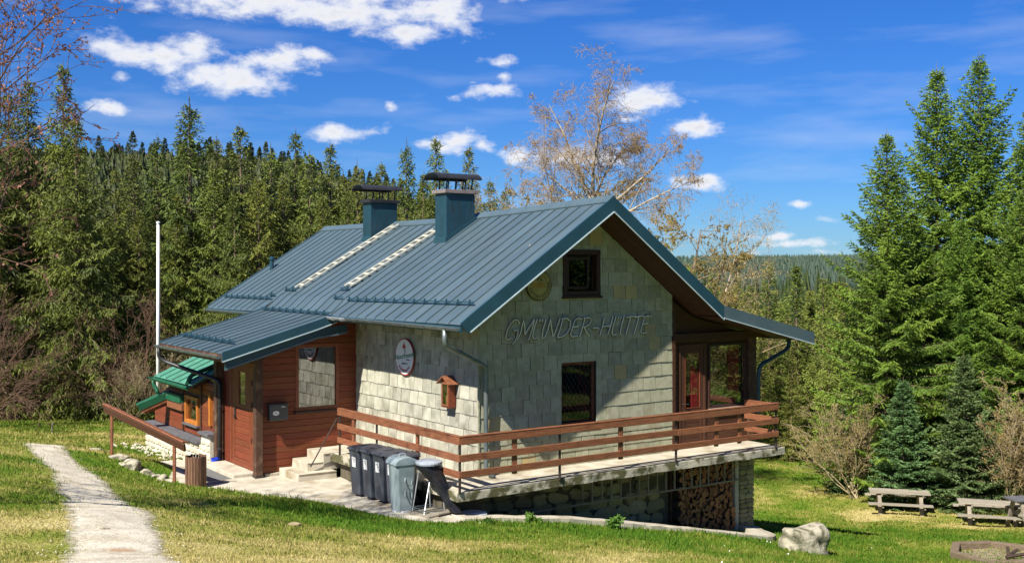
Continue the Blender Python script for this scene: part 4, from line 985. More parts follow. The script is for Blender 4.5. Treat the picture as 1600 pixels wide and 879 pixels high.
pipe([(8.965, -.1, 2.44), (8.96, -.1, 2.18), (8.8, -.1, 2.08), (8.02, -.04, 1.78), (7.97, -.02, 1.6), (7.97, -.02, .02)], .05, 'roof_dark', [(7.97, -.02, 1.2)])

# snow guards
def snow_guard(x, y0, y1, zf):
    g = MB()
    for h in (.05, .09): g.tube([(x, y0, zf(x, y0) + h), (x, y1, zf(x, y1) + h)], .012, 6)
    g = g.build('snow_guard', MT['roof_dark'], roof); n = max(2, int((y1 - y0) / PW) + 1)
    me = MB().box(-.05, .07, -.014, .014, .0, .035).box(-.015, .015, -.012, .012, .03, .10).mesh('guard_clamp', MT['roof_dark'])
    for i in range(n):
        yy = -.88 + PW * (math.ceil((y0 + .88) / PW) + i)
        if yy < y1 + .05: link('guard_clamp', me, g, (x, yy - .008, zf(x, yy) + .034))
snow_guard(-.52, -.62, 4.5, roofz); snow_guard(-.58, YC1 + .1, 12.2, roofz); snow_guard(-.95, YC0 + .15, YC1 - .1, canopyz); snow_guard(-3.02, YC0 + .5, YC1 - .1, canopyz)
snow_guard(-.22, 8.15, 8.75, roofz); snow_guard(-.15, 5.3, 5.75, roofz); snow_guard(-.45, 5.0, 5.45, canopyz); snow_guard(-.45, 8.9, 9.3, roofz)
# roof ladders
def roof_ladder(x0, y0, x1, y1):
    L = MB(); P = lambda t, s: (x0 + (x1 - x0) * t, y0 + (y1 - y0) * t + s, roofz(x0 + (x1 - x0) * t, y0 + (y1 - y0) * t) + .09)
    nrm = Vector((-.55, 0, .83))
    for s in (-.15, .15): L.beam(P(0, s), P(1, s), .036, .04, nrm)
    o = L.build('roof_ladder', MT['ladder'], roof, bevel=.004); n = 12
    for i in range(n):
        t = (i + .5) / n; m = MB(); m.beam(P(t, -.132), P(t, .132), .055, .026, nrm); m.build('rung', MT['ladder'], o)
roof_ladder(-.17, 8.14, 2.5, 7.78); roof_ladder(-.08, 5.5, 2.12, 5.08)
# chimneys
def chimney(x0, x1, y0, y1, zt, c0, c1, cmat):
    zb = roofz(x0, y0) - .3
    ch = MB().box(x0, x1, y0, y1, zb, zt).build('chimney', MT['chim'], hut, bevel=.008)
    MB().box(x0 - .02, x1 + .02, y0 - .025, y1 + .025, roofz(x0, y0) - .12, roofz(x0, y0) + .06).prism([(x0 - .03, roofz(x0, y0) - .1), (x1 + .03, roofz(x1, y0) - .1), (x1 + .03, roofz(x1, y0) + .1), (x0 - .03, roofz(x0, y0) + .1)], lambda u, v, a: (u, a, v), y0 - .016, y1 + .016).build('flashing', MT['roof_dark'], ch)
    MB().box(x0 - .06, x1 + .06, y0 - .06, y1 + .06, zt, zt + .085).build('cap', MT[cmat], ch, bevel=.008)
    yc, hw = (y0 + y1) / 2, (y1 - y0) / 2 + .1; m = MB(); n = 10; zc = zt + .34; vs = []
    for e in (c0, c1):
        for rr, dz in ((1, 0), (.96, -.012)):
            for k in range(n): a = math.pi * k / (n - 1); vs.append((e, yc + math.cos(a) * hw * rr, zc + math.sin(a) * .145 * rr + dz))
    fs = []
    for k in range(n - 1):
        fs += [(k, k + 1, 2 * n + k + 1, 2 * n + k), (n + k, 3 * n + k, 3 * n + k + 1, n + k + 1), (k, n + k, n + k + 1, k + 1), (2 * n + k, 2 * n + k + 1, 3 * n + k + 1, 3 * n + k)]
    m.add(vs, fs); m.build('cowl', MT['black'], ch, smooth=False)
    for x in (x0 + .08, x0 + .28, x1 - .25, x1 - .06):
        for yy in (y0 + .05, y1 - .05):
            MB().tube([(x, yy, zt + .08), (x + .03, yy, zc + .09)], .017, 6).build('cowl_leg', MT['black'], ch)
chimney(1.94, 2.74, 8.14, 8.60, 5.83, 1.66, 2.84, 'black'); chimney(1.66, 2.46, 3.88, 4.38, 5.84, 1.40, 2.60, 'capstone')
MB().tube([(.72, 11.9, 3.9), (.72, 11.9, 4.38)], .06, 10).lathe([(.085, .30), (.085, .36), (.02, .40)], 10, (.72, 11.9, 4.02)).build('vent_pipe', MT['chim'], roof, smooth=False)

# terrace slab, steps, basement --------------------------------
rnd = random.Random(3)
def rough_slab(name, outline, z0, z1, mat, parent=hut, step=.3, j=.012):
    pts = []; n = len(outline)
    for i in range(n):
        a, b = Vector(outline[i]), Vector(outline[(i + 1) % n]); k = max(1, int((b - a).length / step))
        for q in range(k):
            p = a + (b - a) * (q / k); jj = j if q else j * .3; pts.append((p.x + rnd.uniform(-jj, jj), p.y + rnd.uniform(-jj, jj)))
    k = len(pts); top = [Vector((x, y, z1 + rnd.uniform(-.006, .003))) for x, y in pts]; bot = [Vector((x + rnd.uniform(-j, j), y + rnd.uniform(-j, j), z0 + rnd.uniform(-.012, .012))) for x, y in pts]
    mid = [Vector((t.x, t.y, z1 - .02)) for t in top]; top = [Vector((t.x * .998, t.y * .995, t.z)) for t in top]
    tri = [tuple(t) for t in tessellate_polygon([top])]; m = MB()
    fs = tri + [tuple(2 * k + i for i in reversed(t)) for t in tri]
    for l in (0, k): fs += [(l + i, l + (i + 1) % k, l + k + (i + 1) % k, l + k + i) for i in range(k)]
    m.add(top + mid + bot, fs); return m.build(name, MT[mat], parent)
rough_slab('terrace_slab', [(-1.14, 4.22), (-1.14, -1.01), (7.73, -1.03), (7.73, .07), (.0, .07), (0, 4.22)], -.165, -.002, 'slab_edge')
rough_slab('terrace_floor', [(-1.10, 4.2), (-1.10, -.955), (7.69, -.965), (7.69, .06), (.0, .06), (0, 4.2)], -.001, .006, 'concrete', j=.006)
st = rough_slab('step', [(-1.98, 5.08), (-1.98, 4.05), (-1.1, 4.0), (-1.1, 5.08)], -.66, -.36, 'concrete')
rough_slab('step', [(-1.66, 5.085), (-1.66, 4.28), (-1.1, 4.25), (-1.1, 5.085)], -.36, -.18, 'concrete')
rough_slab('step', [(-1.3, 5.09), (-1.3, 4.24), (-.0, 4.235), (-.0, 5.09)], -.36, .0, 'concrete')
MB().box(-1.0, -.2, -.4, 4.0, -.62, -.17).build('footing_wall', MT['mortar'], hut)
base = MB().box(0, 7.6, .10, .5, -2.3, -.166).build('basement_wall', MT['mortar'], hut)
def stone_mesh(seed, sx, sy, sz, mat, n=2, rough=.16, flat=.0):
    bm = bmesh.new(); bmesh.ops.create_icosphere(bm, subdivisions=n, radius=1); r = random.Random(seed); ph = [r.uniform(0, 6.3) for _ in range(9)]
    for v in bm.verts:
        c = v.co; d = 1 + rough * (math.sin(c.x * 3.1 + ph[0]) * math.sin(c.y * 2.7 + ph[1]) + math.sin(c.z * 3.7 + ph[2]) * .7 + .5 * math.sin(c.x * 6 + c.z * 5 + ph[3]))
        p = Vector((math.copysign(abs(c.x) ** (1 - flat), c.x), math.copysign(abs(c.y) ** (1 - flat), c.y), math.copysign(abs(c.z) ** (1 - flat), c.z)))
        v.co = Vector((p.x * sx * d, p.y * sy * d, p.z * sz * d))
    me = bpy.data.meshes.new('stone'); bm.to_mesh(me); bm.free(); me.materials.append(MT[mat]); return me
SM = [stone_mesh(i, 1, .55, 1, 'fieldstone', 2, .13, .35) for i in range(6)]
rnd = random.Random(8); b = -2.05
while b < -.25:
    hh = rnd.uniform(.24, .36); a = rnd.uniform(-.2, 0)
    while a < 5.1:
        ww = rnd.uniform(.28, .62)
        if a + ww > 0.05 and a + ww < 5.16 and b + hh / 2 < -.22 and rnd.random() > .04:
            o = link('stone', SM[rnd.randrange(6)], base, (a + ww / 2, .10, b + hh / 2 + rnd.uniform(-.03, .03))); o.scale = (ww * .5, .16, hh * .5); o.rotation_euler = (0, rnd.uniform(-.25, .25), 0)
        a += ww
    b += hh * .93
# firewood recess frame, pier of thin stones, concrete post
MB().box(5.15, 5.2, .02, .1, -2.2, -.17).build('frame_post', MT['darkpost'], hut)
MB().box(7.05, 7.17, -.14, .1, -2.15, -.168).build('concrete_post', MT['concrete'], hut, bevel=.01)
pier = MB().box(7.19, 7.62, -.12, .4, -2.25, -.168).build('stone_pier', MT['mortar'], hut)
b = -2.18
PMm = [stone_mesh(20 + i, 1, 1, 1, 'fieldstone', 2, .10, .5) for i in range(5)]
while b < -.22:
    hh = rnd.uniform(.085, .15)
    sp = rnd.uniform(.35, .65)
    for (a0, a1) in ((7.18, 7.18 + .48 * sp), (7.18 + .48 * sp, 7.66)):
        o = link('stone', PMm[rnd.randrange(5)], pier, ((a0 + a1) / 2, -.10, b + hh / 2)); o.scale = ((a1 - a0) * .52, .09, hh * .52)
    for (y0, y1) in ((-.08, .14), (.14, .38)):
        o = link('stone', PMm[rnd.randrange(5)], pier, (7.62, (y0 + y1) / 2, b + hh / 2)); o.scale = (.08, (y1 - y0) * .52, hh * .52)
    b += hh * .96
m = MB().tube([(1.15, -.19, -.80), (7.1, -.19, -.815)], .022, 6).build('hanging_rack', MT['greywood_leg'], hut)
for a in np.arange(2.45, 7.05, .262): MB().box(a - .014, a + .014, -.205, -.175, -.80, -.172).build('rack_bar', MT['greywood_leg'], m)

# ------------------------------------------------------------------ things on and around the hut
# terrace railing
rl = hthing('terrace_railing', 'brown three-board railing on iron posts round the concrete terrace', 'railing', 0, 0, 0)
ZB = [(.27, .395), (.565, .695), (.875, 1.01)]
def rboard(x0, x1, y0, y1, z0, z1, dz=0, mat='rail'):
    MB().box(x0, x1, y0, y1, z0 + dz, z1 + dz).build('rail_board', MT[mat], rl, bevel=.007)
for i, (z0, z1) in enumerate(ZB):
    rboard(-1.145, -1.115, -1.085, 1.25, z0, z1); rboard(-1.145, -1.115, 1.254, 3.88, z0, z1, .003)
    for (a, b, dz) in ((-1.112, 1.20, 0), (1.204, 4.30, .004), (4.304, 7.46, -.004)): rboard(a, b, -1.09, -1.06, z0, z1, dz, 'railx')
    rboard(7.43, 7.46, -1.056, -.06, z0, z1, .004)
MB().box(-1.15, -1.06, -1.06, 3.88, 1.013, 1.035).build('cap_board', MT['rail'], rl, bevel=.005)
MB().box(-1.15, 7.47, -1.095, -1.0, 1.0135, 1.0345).build('cap_board', MT['railx'], rl, bevel=.005)
for (x, y) in ((-1.10, 3.84), (-1.10, -1.03), (1.2, -1.035), (4.3, -1.035), (7.41, -1.035)):
    MB().box(x - .018, x + .018, y - .018, y + .018, -.02, 1.0).build('iron_post', MT['iron'], rl)
MB().box(-1.10, -1.07, 2.15, 2.19, .0, 1.0).build('iron_post', MT['iron'], rl)
for y in (3.2, .50): MB().box(-1.112, -1.07, y - .045, y + .045, .22, 1.0).build('baluster', MT['rail'], rl, bevel=.004)
for x in (.12, 2.76, 5.5, 6.22): MB().box(x - .05, x + .05, -1.057, -1.012, .22, 1.0).build('baluster', MT['rail'], rl, bevel=.004)
MB().tube([(-1.12, 3.93, .80), (-1.62, 4.22, -.26)], .014, 8).build('stair_rod', MT['iron'], rl)

# firewood
LOGM = []
for i in range(5):
    r = random.Random(60 + i); m = MB(); n = 9; full = i < 2
    ang = [2 * math.pi * k / n * (1 if full else .62) for k in range(n + (0 if full else 1))]
    ring = [(math.cos(a) * (1 + r.uniform(-.1, .1)), math.sin(a) * (1 + r.uniform(-.1, .1))) for a in ang] + ([] if full else [(.05, -.05)])
    k = len(ring); m.add([(x * .97, -.01, z * .97) for x, z in ring], [tuple(range(k))], MT['logend'])
    m.add([(x, 0, z) for x, z in ring] + [(x * 1.03, .33, z * 1.03) for x, z in ring], [(j, (j + 1) % k, k + (j + 1) % k, k + j) for j in range(k)], MT['bark'])
    m.add([(x * .97, -.01, z * .97) for x, z in ring] + [(x, 0, z) for x, z in ring], [(j, (j + 1) % k, k + (j + 1) % k, k + j) for j in range(k)], MT['logend'])
    LOGM.append(m.mesh('firewood_log'))
rnd = random.Random(17); z = -2.02; nlog = 0; cells = []
while z < -.28:
    x = 5.30 + (0 if int(z * 100) % 2 else .06)
    while x < 6.98:
        cells.append((x, z)); x += rnd.uniform(.108, .14)
    z += .108
for (x, z) in cells:
    if z < strip_z(x, 0) - .12: continue
    p = L2W(x, -.145 + rnd.uniform(-.05, .04), z + rnd.uniform(-.025, .025))
    o = link('firewood_log', LOGM[rnd.randrange(5)], None, p)
    o.rotation_euler = (Matrix.Rotation(HROT, 4, 'Z') @ Matrix.Rotation(rnd.uniform(0, 6.28), 4, 'Y')).to_euler()
    s = rnd.uniform(.060, .082); o.scale = (s, .9, s); tag(o, 'split firewood log stacked in the pile under the terrace', 'log', 'firewood logs stacked under the terrace')

# wheelie bins
def make_bin():
    t = hthing('wheelie_bin', 'x', 'bin', 0, 0, 0, 0, 'dark wheelie bins in a row beside the terrace')
    # local: front faces -x, width along y
    m = MB(); secs = []
    for z, f, w in ((.05, .0, .165), (.10, -.005, .172), (.5, -.02, .19), (.86, -.04, .203), (.90, -.055, .212), (.93, -.055, .212)):
        secs.append([(f, -w, z), (f, w, z), (.43 + f * -.3, w, z), (.43 + f * -.3, -w, z)])
    loft(m, secs); b = m.build('body', MT['bin'], t, bevel=.018)
    m = MB(); secs = []
    for z, i in ((.93, -.012), (.955, -.015), (.985, .01), (1.0, .045), (1.01, .12)):
        secs.append([(-.07 + i, -.218 + i * .7, z), (-.07 + i, .218 - i * .7, z), (.50 - i * .8, .218 - i * .7, z), (.50 - i * .8, -.218 + i * .7, z)])
    loft(m, secs); l = m.build('lid', MT['binlid'], t, bevel=.008); MB().tube([(.48, -.16, .97), (.53, -.16, .98), (.53, .16, .98), (.48, .16, .97)], .014, 8).build('handle', MT['binlid'], l)
    MB().box(.08, .30, -.05, .05, 1.008, 1.03).build('lid_ridge', MT['binlid'], l, bevel=.008)
    for s in (-1, 1): MB().lathe([(.095, -.02), (.10, -.012), (.10, .012), (.095, .02)], 16).build('wheel', MT['black'], t, loc=(.40, s * .19, .10), rot=(R(90), 0, 0))
    m = MB().box(-.046, -.040, -.075, .075, .60, .80); st = m.build('sticker', MT['paper'], t, rot=(0, 0, 0))
    st.rotation_euler = (0, R(-2.5), 0); st.location = (.028, 0, 0)
    m = MB()
    for k in range(3): m.box(-.0475, -.0462, -.055, .055 - .02 * k, .76 - k * .03, .768 - k * .03)
    m.build('print', MT['ink'], st)
    return t
proto = make_bin()
LBL = ['dark wheelie bin farthest from the grey metal can, beside the steps', 'dark wheelie bin second from the stone steps', 'dark wheelie bin between the second and the half hidden one', 'dark wheelie bin half hidden behind the grey metal can']
for i, y in enumerate((1.87, 1.44, 1.01, .58)):
    o = proto if i == 0 else copy_tree(proto); x = -1.72 + i * .035
    o.location = L2W(x, y, pad_z(x, y) + .0); o.rotation_euler.z = HROT + R((1.5, -2, 1, -1)[i]); o['label'] = LBL[i]
# galvanised can
t = hthing('rubbish_can', 'tapered grey metal rubbish can with arched lid and side handles', 'rubbish can', -1.66, .10, pad_z(-1.7, .1), R(-6))
m = MB(); secs = []
for z, f in ((.02, .165), (.05, .17), (.45, .19), (.86, .215), (.88, .222), (.90, .215)):
    c = .05; secs.append([(-f, -f + c, z), (-f + c, -f, z), (f - c, -f, z), (f, -f + c, z), (f, f - c, z), (f - c, f, z), (-f + c, f, z), (-f, f - c, z)])
loft(m, secs); b = m.build('body', MT['greycan'], t, bevel=.006)
MB().lathe([(.19, 0), (.195, .02), (.185, .035)], 20).build('foot_ring', MT['zincpale'], t)
m = MB(); n = 9; vs = []
for y in (-.235, .235):
    vs += [(-.235, y, .89)] + [(-.235 * math.cos(math.pi * k / (n - 1)), y, .91 + .12 * math.sin(math.pi * k / (n - 1))) for k in range(n)] + [(.235, y, .89)]
k = n + 2; m.add(vs, [tuple(range(k)), tuple(range(2 * k - 1, k - 1, -1))] + [(i, (i + 1) % k, k + (i + 1) % k, k + i) for i in range(k)])
l = m.build('lid', MT['greycan'], t, bevel=.004); MB().tube(bend([(-.05, .02, 1.02), (-.05, .02, 1.075), (.07, .02, 1.075), (.07, .02, 1.02)], 4, .03), .013, 8).build('lid_handle', MT['zincpale'], l)
for z in (.36, .62): MB().tube(bend([(-.02, -.19, z + .05), (-.05, -.24, z - .06), (.08, -.255, z - .12), (.12, -.19, z - .02)], 3, .04), .010, 6).build('handle', MT['zinc'], t)
MB().tube([(.0, -.20, .55), (.0, -.225, .48), (.0, -.225, .36)], .008, 6).build('latch', MT['zinc'], t)
# bag stand
t = hthing('bag_stand', 'folding metal stand with grey lid and black rubbish bag', 'bag stand', -1.34, -.34, pad_z(-1.3, -.4))
for a, b in (((-.24, .20, .0), (-.12, .12, .92)), ((-.24, -.22, .0), (.12, .05, .92)), ((.22, -.20, .0), (.17, -.14, .92)), ((.16, .22, .0), (.10, .16, .92))): MB().tube([a, b], .011, 6).build('leg', MT['zincpale'], t)
for z in (.06, .10): MB().tube([(-.23, .19, z), (.16, .21, z), (.21, -.19, z), (-.23, -.21, z), (-.23, .19, z)], .008, 6).build('brace', MT['zinc'], t)
MB().lathe([(.245, .90), (.255, .93), (.25, .955), (.16, .985), (.03, .992)], 22).build('lid', MT['baglid'], t, smooth=False)
m = MB(); prof = [(.24, .91, 0, 0), (.235, .84, .02, -.02), (.18, .68, .08, -.10), (.12, .45, .17, -.24), (.13, .2, .26, -.36), (.11, .06, .32, -.45), (.03, .02, .33, -.47)]; n = 16; vs = []; r = random.Random(4)
for (q, z, ox, oy) in prof:
    for k in range(n): a = 2 * math.pi * k / n; w = 1 + .10 * math.sin(5 * a + z * 9) + r.uniform(-.05, .05); vs.append((ox + q * w * math.cos(a), oy + q * w * .8 * math.sin(a), z))
m.add(vs, [(i * n + k, i * n + (k + 1) % n, (i + 1) * n + (k + 1) % n, (i + 1) * n + k) for i in range(len(prof) - 1) for k in range(n)]); m.build('bag', MT['bag'], t, smooth=False)
t = tag(MB().box(-.28, .34, -.3, .26, 0, .03).box(-.1, .42, -.36, -.12, .031, .055).build('wooden_board', MT['greywood'], None, loc=L2W(-1.38, -.42, pad_z(-1.4, -.4) + .004), rot=HROT + .2, bevel=.004), 'pale wooden board lying under the bag stand legs', 'board')
# scrap bag on the ground beside it
m = stone_mesh(77, .24, .15, .09, 'baglid', 2, .2); o = link('plastic_bag', m, None, L2W(-.62, -.72, -.50)); tag(o, 'crumpled grey plastic bag lying under the terrace corner', 'bag')

# mailbox
t = hthing('mailbox', 'dark grey mailbox with oval emblem on red porch wall', 'mailbox', -2.0, 5.17, .88)
MB().box(-.22, .22, -.13, 0, -.19, .15).build('body', MT['bin_grey'], t, bevel=.015); MB().box(-.235, .235, -.145, .0, .152, .18).build('lid', MT['bin_grey'], t, bevel=.008)
m = MB(); m.prism([(.075 * math.cos(k * math.pi / 10) - .07, .05 * math.sin(k * math.pi / 10) - .02) for k in range(20)], lambda u, v, a: (u, a, v), -.134, -.130); e = m.build('emblem', MT['white'], t)
MB().box(-.11, -.03, -.136, -.1342, -.03, -.022).box(-.10, -.05, -.136, -.1342, -.012, -.004).build('print', MT['ink'], e)
MB().box(.06, .15, -.133, -.1302, .105, .122).build('name_plate', MT['white'], t)

# wooden lantern box on the shingled side wall
t = hthing('wall_shrine', 'small red wooden wall box with pitched roof and glazed front', 'wall box', -.04, .93, 1.28, -math.pi / 2)
m = MB(); m.box(-.15, .15, -.16, 0, 0, .03).box(-.15, .15, -.02, 0, .03, .50).box(-.15, -.125, -.16, -.02, .03, .50).box(.125, .15, -.16, -.02, .03, .50); m.prism([(-.15, .50), (.15, .50), (0, .60)], lambda u, v, a: (u, a, v), -.16, 0)
m.build('body', MT['redwood'], t, bevel=.004)
for s in (-1, 1): MB().beam((0, -.10, .63), (s * .235, -.10, .475), .26, .022, (0, 0, 1)).build('roof_board', MT['rail'], t)
f = frame_mesh(-.125, .125, .03, .50, .035, -.172, -.15, 'rail', 'door', t); MB().box(-.09, .09, -.163, -.158, .065, .465).build('pane', MT['glass'], f)
MB().lathe([(.045, .03), (.05, .05), (.05, .22), (.02, .25), (.012, .30)], 12, (0, -.085, 0)).build('candle', MT['candle'], t, smooth=True)

# round club sign
def text_mesh(s, size, ext=.002, shear=0., align='CENTER'):
    cu = bpy.data.curves.new('txt', 'FONT'); cu.body = s; cu.size = size; cu.extrude = ext; cu.shear = shear; cu.align_x = align; cu.align_y = 'CENTER'; cu.resolution_u = 3
    o = bpy.data.objects.new('txt', cu); COL.objects.link(o); dg = bpy.context.evaluated_depsgraph_get(); dg.update()
    me = bpy.data.meshes.new_from_object(o.evaluated_get(dg)); bpy.data.objects.remove(o); bpy.data.curves.remove(cu)
    me.transform(Matrix.Rotation(R(90), 4, 'X')); me.materials.clear(); return me
def put_text(name, s, size, mat, parent, x, y, z, shear=0., rot=0.):
    me = text_mesh(s, size, shear=shear); me.materials.append(MT[mat]); o = link(name, me, parent, (x, y, z)); o.rotation_euler = (0, rot, 0); return o
t = hthing('club_sign', 'round white sign with green handwriting and red rim on side wall', 'sign', -.05, 2.80, 2.17, -math.pi / 2)
def disc(r, y0, y1, n=40, c=(0, 0)): return MB().prism([(c[0] + r * math.cos(2 * math.pi * k / n), c[1] + r * math.sin(2 * math.pi * k / n)) for k in range(n)], lambda u, v, a: (u, a, v), y0, y1)
disc(.40, -.02, 0).build('rim', MT['signred'], t); disc(.378, -.026, -.019).build('plate', MT['white'], t)
put_text('lettering', 'Naturfreunde', .155, 'signgreen', t, .01, -.029, .02, .35, R(-9)); put_text('lettering', 'gmünd nö.', .058, 'ink', t, .02, -.029, -.14); put_text('lettering', 'ÖSTERREICH', .03, 'ink', t, .16, -.029, -.055)
for i, ch in enumerate('GMÜNDERHÜTTE'):
    a = R(-90 + (i - 5.5) * 8.2); put_text('lettering', ch, .075, 'signred', t, .30 * math.cos(a), -.029, .30 * math.sin(a), 0, -(a + R(90)))
m = MB(); fl = lambda P: m.prism(P, lambda u, v, a: (u, a, v), -.030, -.027)
fl([(-.07, .20), (-.03, .17), (0, .19), (.03, .17), (.06, .21), (.04, .26), (.015, .22), (.02, .30), (-.01, .33), (-.02, .25), (-.05, .28)]); m.build('emblem', MT['signred'], t)
m = MB(); m.prism([(-.005, .165), (.03, .16), (.05, .09), (.035, .085), (.015, .13)], lambda u, v, a: (u, a, v), -.030, -.027); m.build('emblem', MT['ink'], t)

# yellow round plaque under the verge
t = hthing('round_plaque', 'round yellowed club plaque high on gable under the roof edge', 'plaque', 1.42, -.045, 3.74)
disc(.315, -.03, 0).build('rim', MT['ink'], t); disc(.30, -.036, -.028).build('plate', MT['yellowplate'], t)
m = MB(); n = 40
for r0 in (.20, .285): m.add([(rr * math.cos(2 * math.pi * k / n), -.0385, rr * math.sin(2 * math.pi * k / n)) for rr in (r0, r0 + .007) for k in range(n)], [(k, (k + 1) % n, n + (k + 1) % n, n + k) for k in range(n)])
m.build('ring', MT['ink'], t, recalc=False)
for i, ch in enumerate('DIE NATURFREUNDE'):
    a = R(-90 + (i - 8.6) * 15.5)
    if ch != ' ': put_text('lettering', ch, .075, 'ink', t, .245 * math.cos(a), -.0385, .245 * math.sin(a), 0, -(a + R(90)))
a = R(75); put_text('lettering', '•', .09, 'ink', t, .245 * math.cos(a), -.0385, .245 * math.sin(a))
m = MB(); m.prism([(-.17, .03), (-.08, .06), (0, .03), (.08, .06), (.16, .01), (.15, -.05), (.06, -.03), (0, -.07), (-.07, -.03), (-.16, -.05)], lambda u, v, a: (u, a, v), -.040, -.037); m.build('emblem', pm('plaque_orange', (.42, .24, .05), (.34, .19, .04), 6), t)
m = MB()
for cx, cz in ((-.04, .12), (.05, .11), (.0, .155)): m.prism([(cx + .028 * math.cos(k * 1.05) * (1 if k % 2 else .6), cz + .028 * math.sin(k * 1.05)) for k in range(6)], lambda u, v, a: (u, a, v), -.040, -.037)
m.tube([(-.02, -.04, .10), (.02, -.04, .02)], .006, 4); m.build('emblem', MT['ink'], t)

# hut name in strip letters across the gable
t = hthing('name_lettering', 'slanted metal letters spelling the hut name across the gable', 'lettering', .56, -.035, 2.66)
GL = {'G': [[(.72, .80), (.60, .97), (.38, 1.0), (.15, .78), (.04, .42), (.06, .12), (.22, 0), (.42, .10)], [(.46, .46), (.72, .50), (.74, .20), (.66, -.14), (.54, -.20)]],
      'M': [[(0, 0), (.10, .30), (.14, .97)], [(.14, .97), (.30, .62), (.40, .24)], [(.40, .24), (.58, .62), (.80, .99)], [(.80, .99), (.78, .45), (.72, .02), (.64, -.04)]],
      'U': [[(.10, 1), (.02, .55), (.03, .14), (.14, 0), (.36, .04)], [(.66, 1), (.60, .45), (.62, .10), (.74, .0)], [(.30, 1.0), (.26, .84)], [(.46, 1.0), (.42, .84)]],
      'N': [[(.0, .0), (.10, .35), (.16, .97)], [(.16, .97), (.36, .45), (.56, .06)], [(.56, .06), (.66, .5), (.76, 1.0)]],
      'D': [[(.14, .94), (.08, .40), (.02, .02)], [(.06, .97), (.40, .99), (.66, .82), (.72, .50), (.58, .20), (.28, .03), (.02, .02)]],
      'E': [[(.62, .92), (.30, .97), (.14, .84), (.10, .5), (.06, .16), (.18, .02), (.56, .06)], [(.12, .52), (.46, .55)]],
      'R': [[(.14, .94), (.08, .40), (.02, .0)], [(.06, .97), (.44, .98), (.62, .82), (.50, .60), (.16, .48)], [(.22, .48), (.44, .20), (.68, .02)]],
      '-': [[(.05, .42), (.42, .44), (.48, .36)]],
      'H': [[(.10, .98), (.06, .45), (.0, .0)], [(.66, 1), (.62, .5), (.54, .0)], [(.06, .48), (.62, .52)]],
      'T': [[(.36, .94), (.32, .45), (.26, .0)], [(.06, .92), (.36, .96), (.70, .98), (.74, .90)]]}
x = 0.0; CH = .40
for ch, adv in (('G', .335), ('M', .37), ('U', .335), ('N', .345), ('D', .33), ('E', .28), ('R', .32), ('-', .26), ('H', .33), ('U', .325), ('T', .25), ('T', .265), ('E', .3)):
    m = MB()
    for st in GL[ch]:
        P = [(x + (a * .40 + b * .10), b * CH + .0) for a, b in st]; P3 = [(a, -.035, b) for a, b in P]
        m.tube(P3, .0105, 5, MT['letter'])  # pale tube paints the lit edge of each stroke
        for i in range(len(P) - 1):
            (a0, b0), (a1, b1) = P[i], P[i + 1]; L_ = math.hypot(a1 - a0, b1 - b0) or 1; nx, nz = (b1 - b0) / L_, -(a1 - a0) / L_
            if nx < 0: nx, nz = -nx, -nz
            w = .042
            m.add([(a0, -.030, b0), (a1, -.030, b1), (a1 + nx * w, -.030, b1 + nz * w), (a0 + nx * w, -.030, b0 + nz * w), (a0, -.004, b0), (a1, -.004, b1), (a1 + nx * w, -.004, b1 + nz * w), (a0 + nx * w, -.004, b0 + nz * w)],
                  [(0, 1, 2, 3), (0, 4, 5, 1), (2, 6, 7, 3), (1, 5, 6, 2), (3, 7, 4, 0)], MT['letterface'])
    m.build('letter', None, t); x += adv * .955

# ------------------------------------------------------------------ green-roofed shed behind the porch
shed = hthing('shed', 'small timber shed with green sheet roof and pale stone plinth', 'shed', -2.4, 12.6, 0, -math.pi / 2)
# local: a = 12.6 - y runs towards the viewer, front faces -x
MB().box(0, 4.7, 0, 2.3, -1.2, .0).build('core', MT['inner'], shed)
wl = wall_plate('wall', [(0, -.14), (4.7, -.14), (4.7, 1.28), (1.15, 1.28), (1.15, .9), (0, .62)], [(2.62, 3.55, .16, .80)], .1, 'brown', (0, 0, 0), 0, parent=shed)
boards(wl, 4.7, 1.27, .15, [(2.52, 3.65, .06, .90), (0, 1.16, .60, 2)], 'redwood', -.13)
w = frame_mesh(2.60, 3.57, .13, .83, .09, -.07, .06, 'orange', 'window', shed); MB().box(2.68, 3.49, -.0, .01, .21, .75).build('pane', MT['glass'], w); MB().box(2.55, 3.62, -.12, .0, .085, .128).build('sill', MT['slate'], w)
MB().box(2.7, 3.5, .3, .32, .1, .9).build('pane_backing', MT['inner'], w)  # dark backing sheet stands in for the dark shed inside
MB().box(2.40, 2.47, -.06, -.0, -.12, 1.26).build('batten', MT['brown'], shed); MB().box(3.72, 3.8, -.055, -.0, -.12, 1.27).build('batten', MT['brown'], shed)
MB().box(4.42, 4.53, -.09, .0, .25, 1.0).build('batten', MT['orange'], shed)
pl = MB().box(-.1, 4.3, -.22, .1, -1.25, -.205).box(4.3, 4.9, -.22, .1, -1.25, .05).build('plinth', MT['palemortar'], shed)
rnd = random.Random(31); LM = [stone_mesh(40 + i, 1, 1, 1, 'limestone', 1, .12, .45) for i in range(4)]; b = -1.12
while b < -.25:
    hh = rnd.uniform(.12, .19); a = -.15
    while a < 4.25:
        ww = rnd.uniform(.18, .36); o = link('stone', LM[rnd.randrange(4)], pl, (a + ww / 2, -.215, b + hh / 2)); o.scale = (ww * .49, .05, hh * .49); a += ww
    for k in range(2):
        o = link('stone', LM[k], pl, (-.1, -.1 + k * .16, b + hh / 2)); o.scale = (.05, .09, hh * .49)
    a = 4.3
    while a < 4.85: o = link('stone', LM[rnd.randrange(4)], pl, (a + .15, -.215, b + hh / 2 + .15)); o.scale = (.15, .05, hh * .49); a += .3
    b += hh
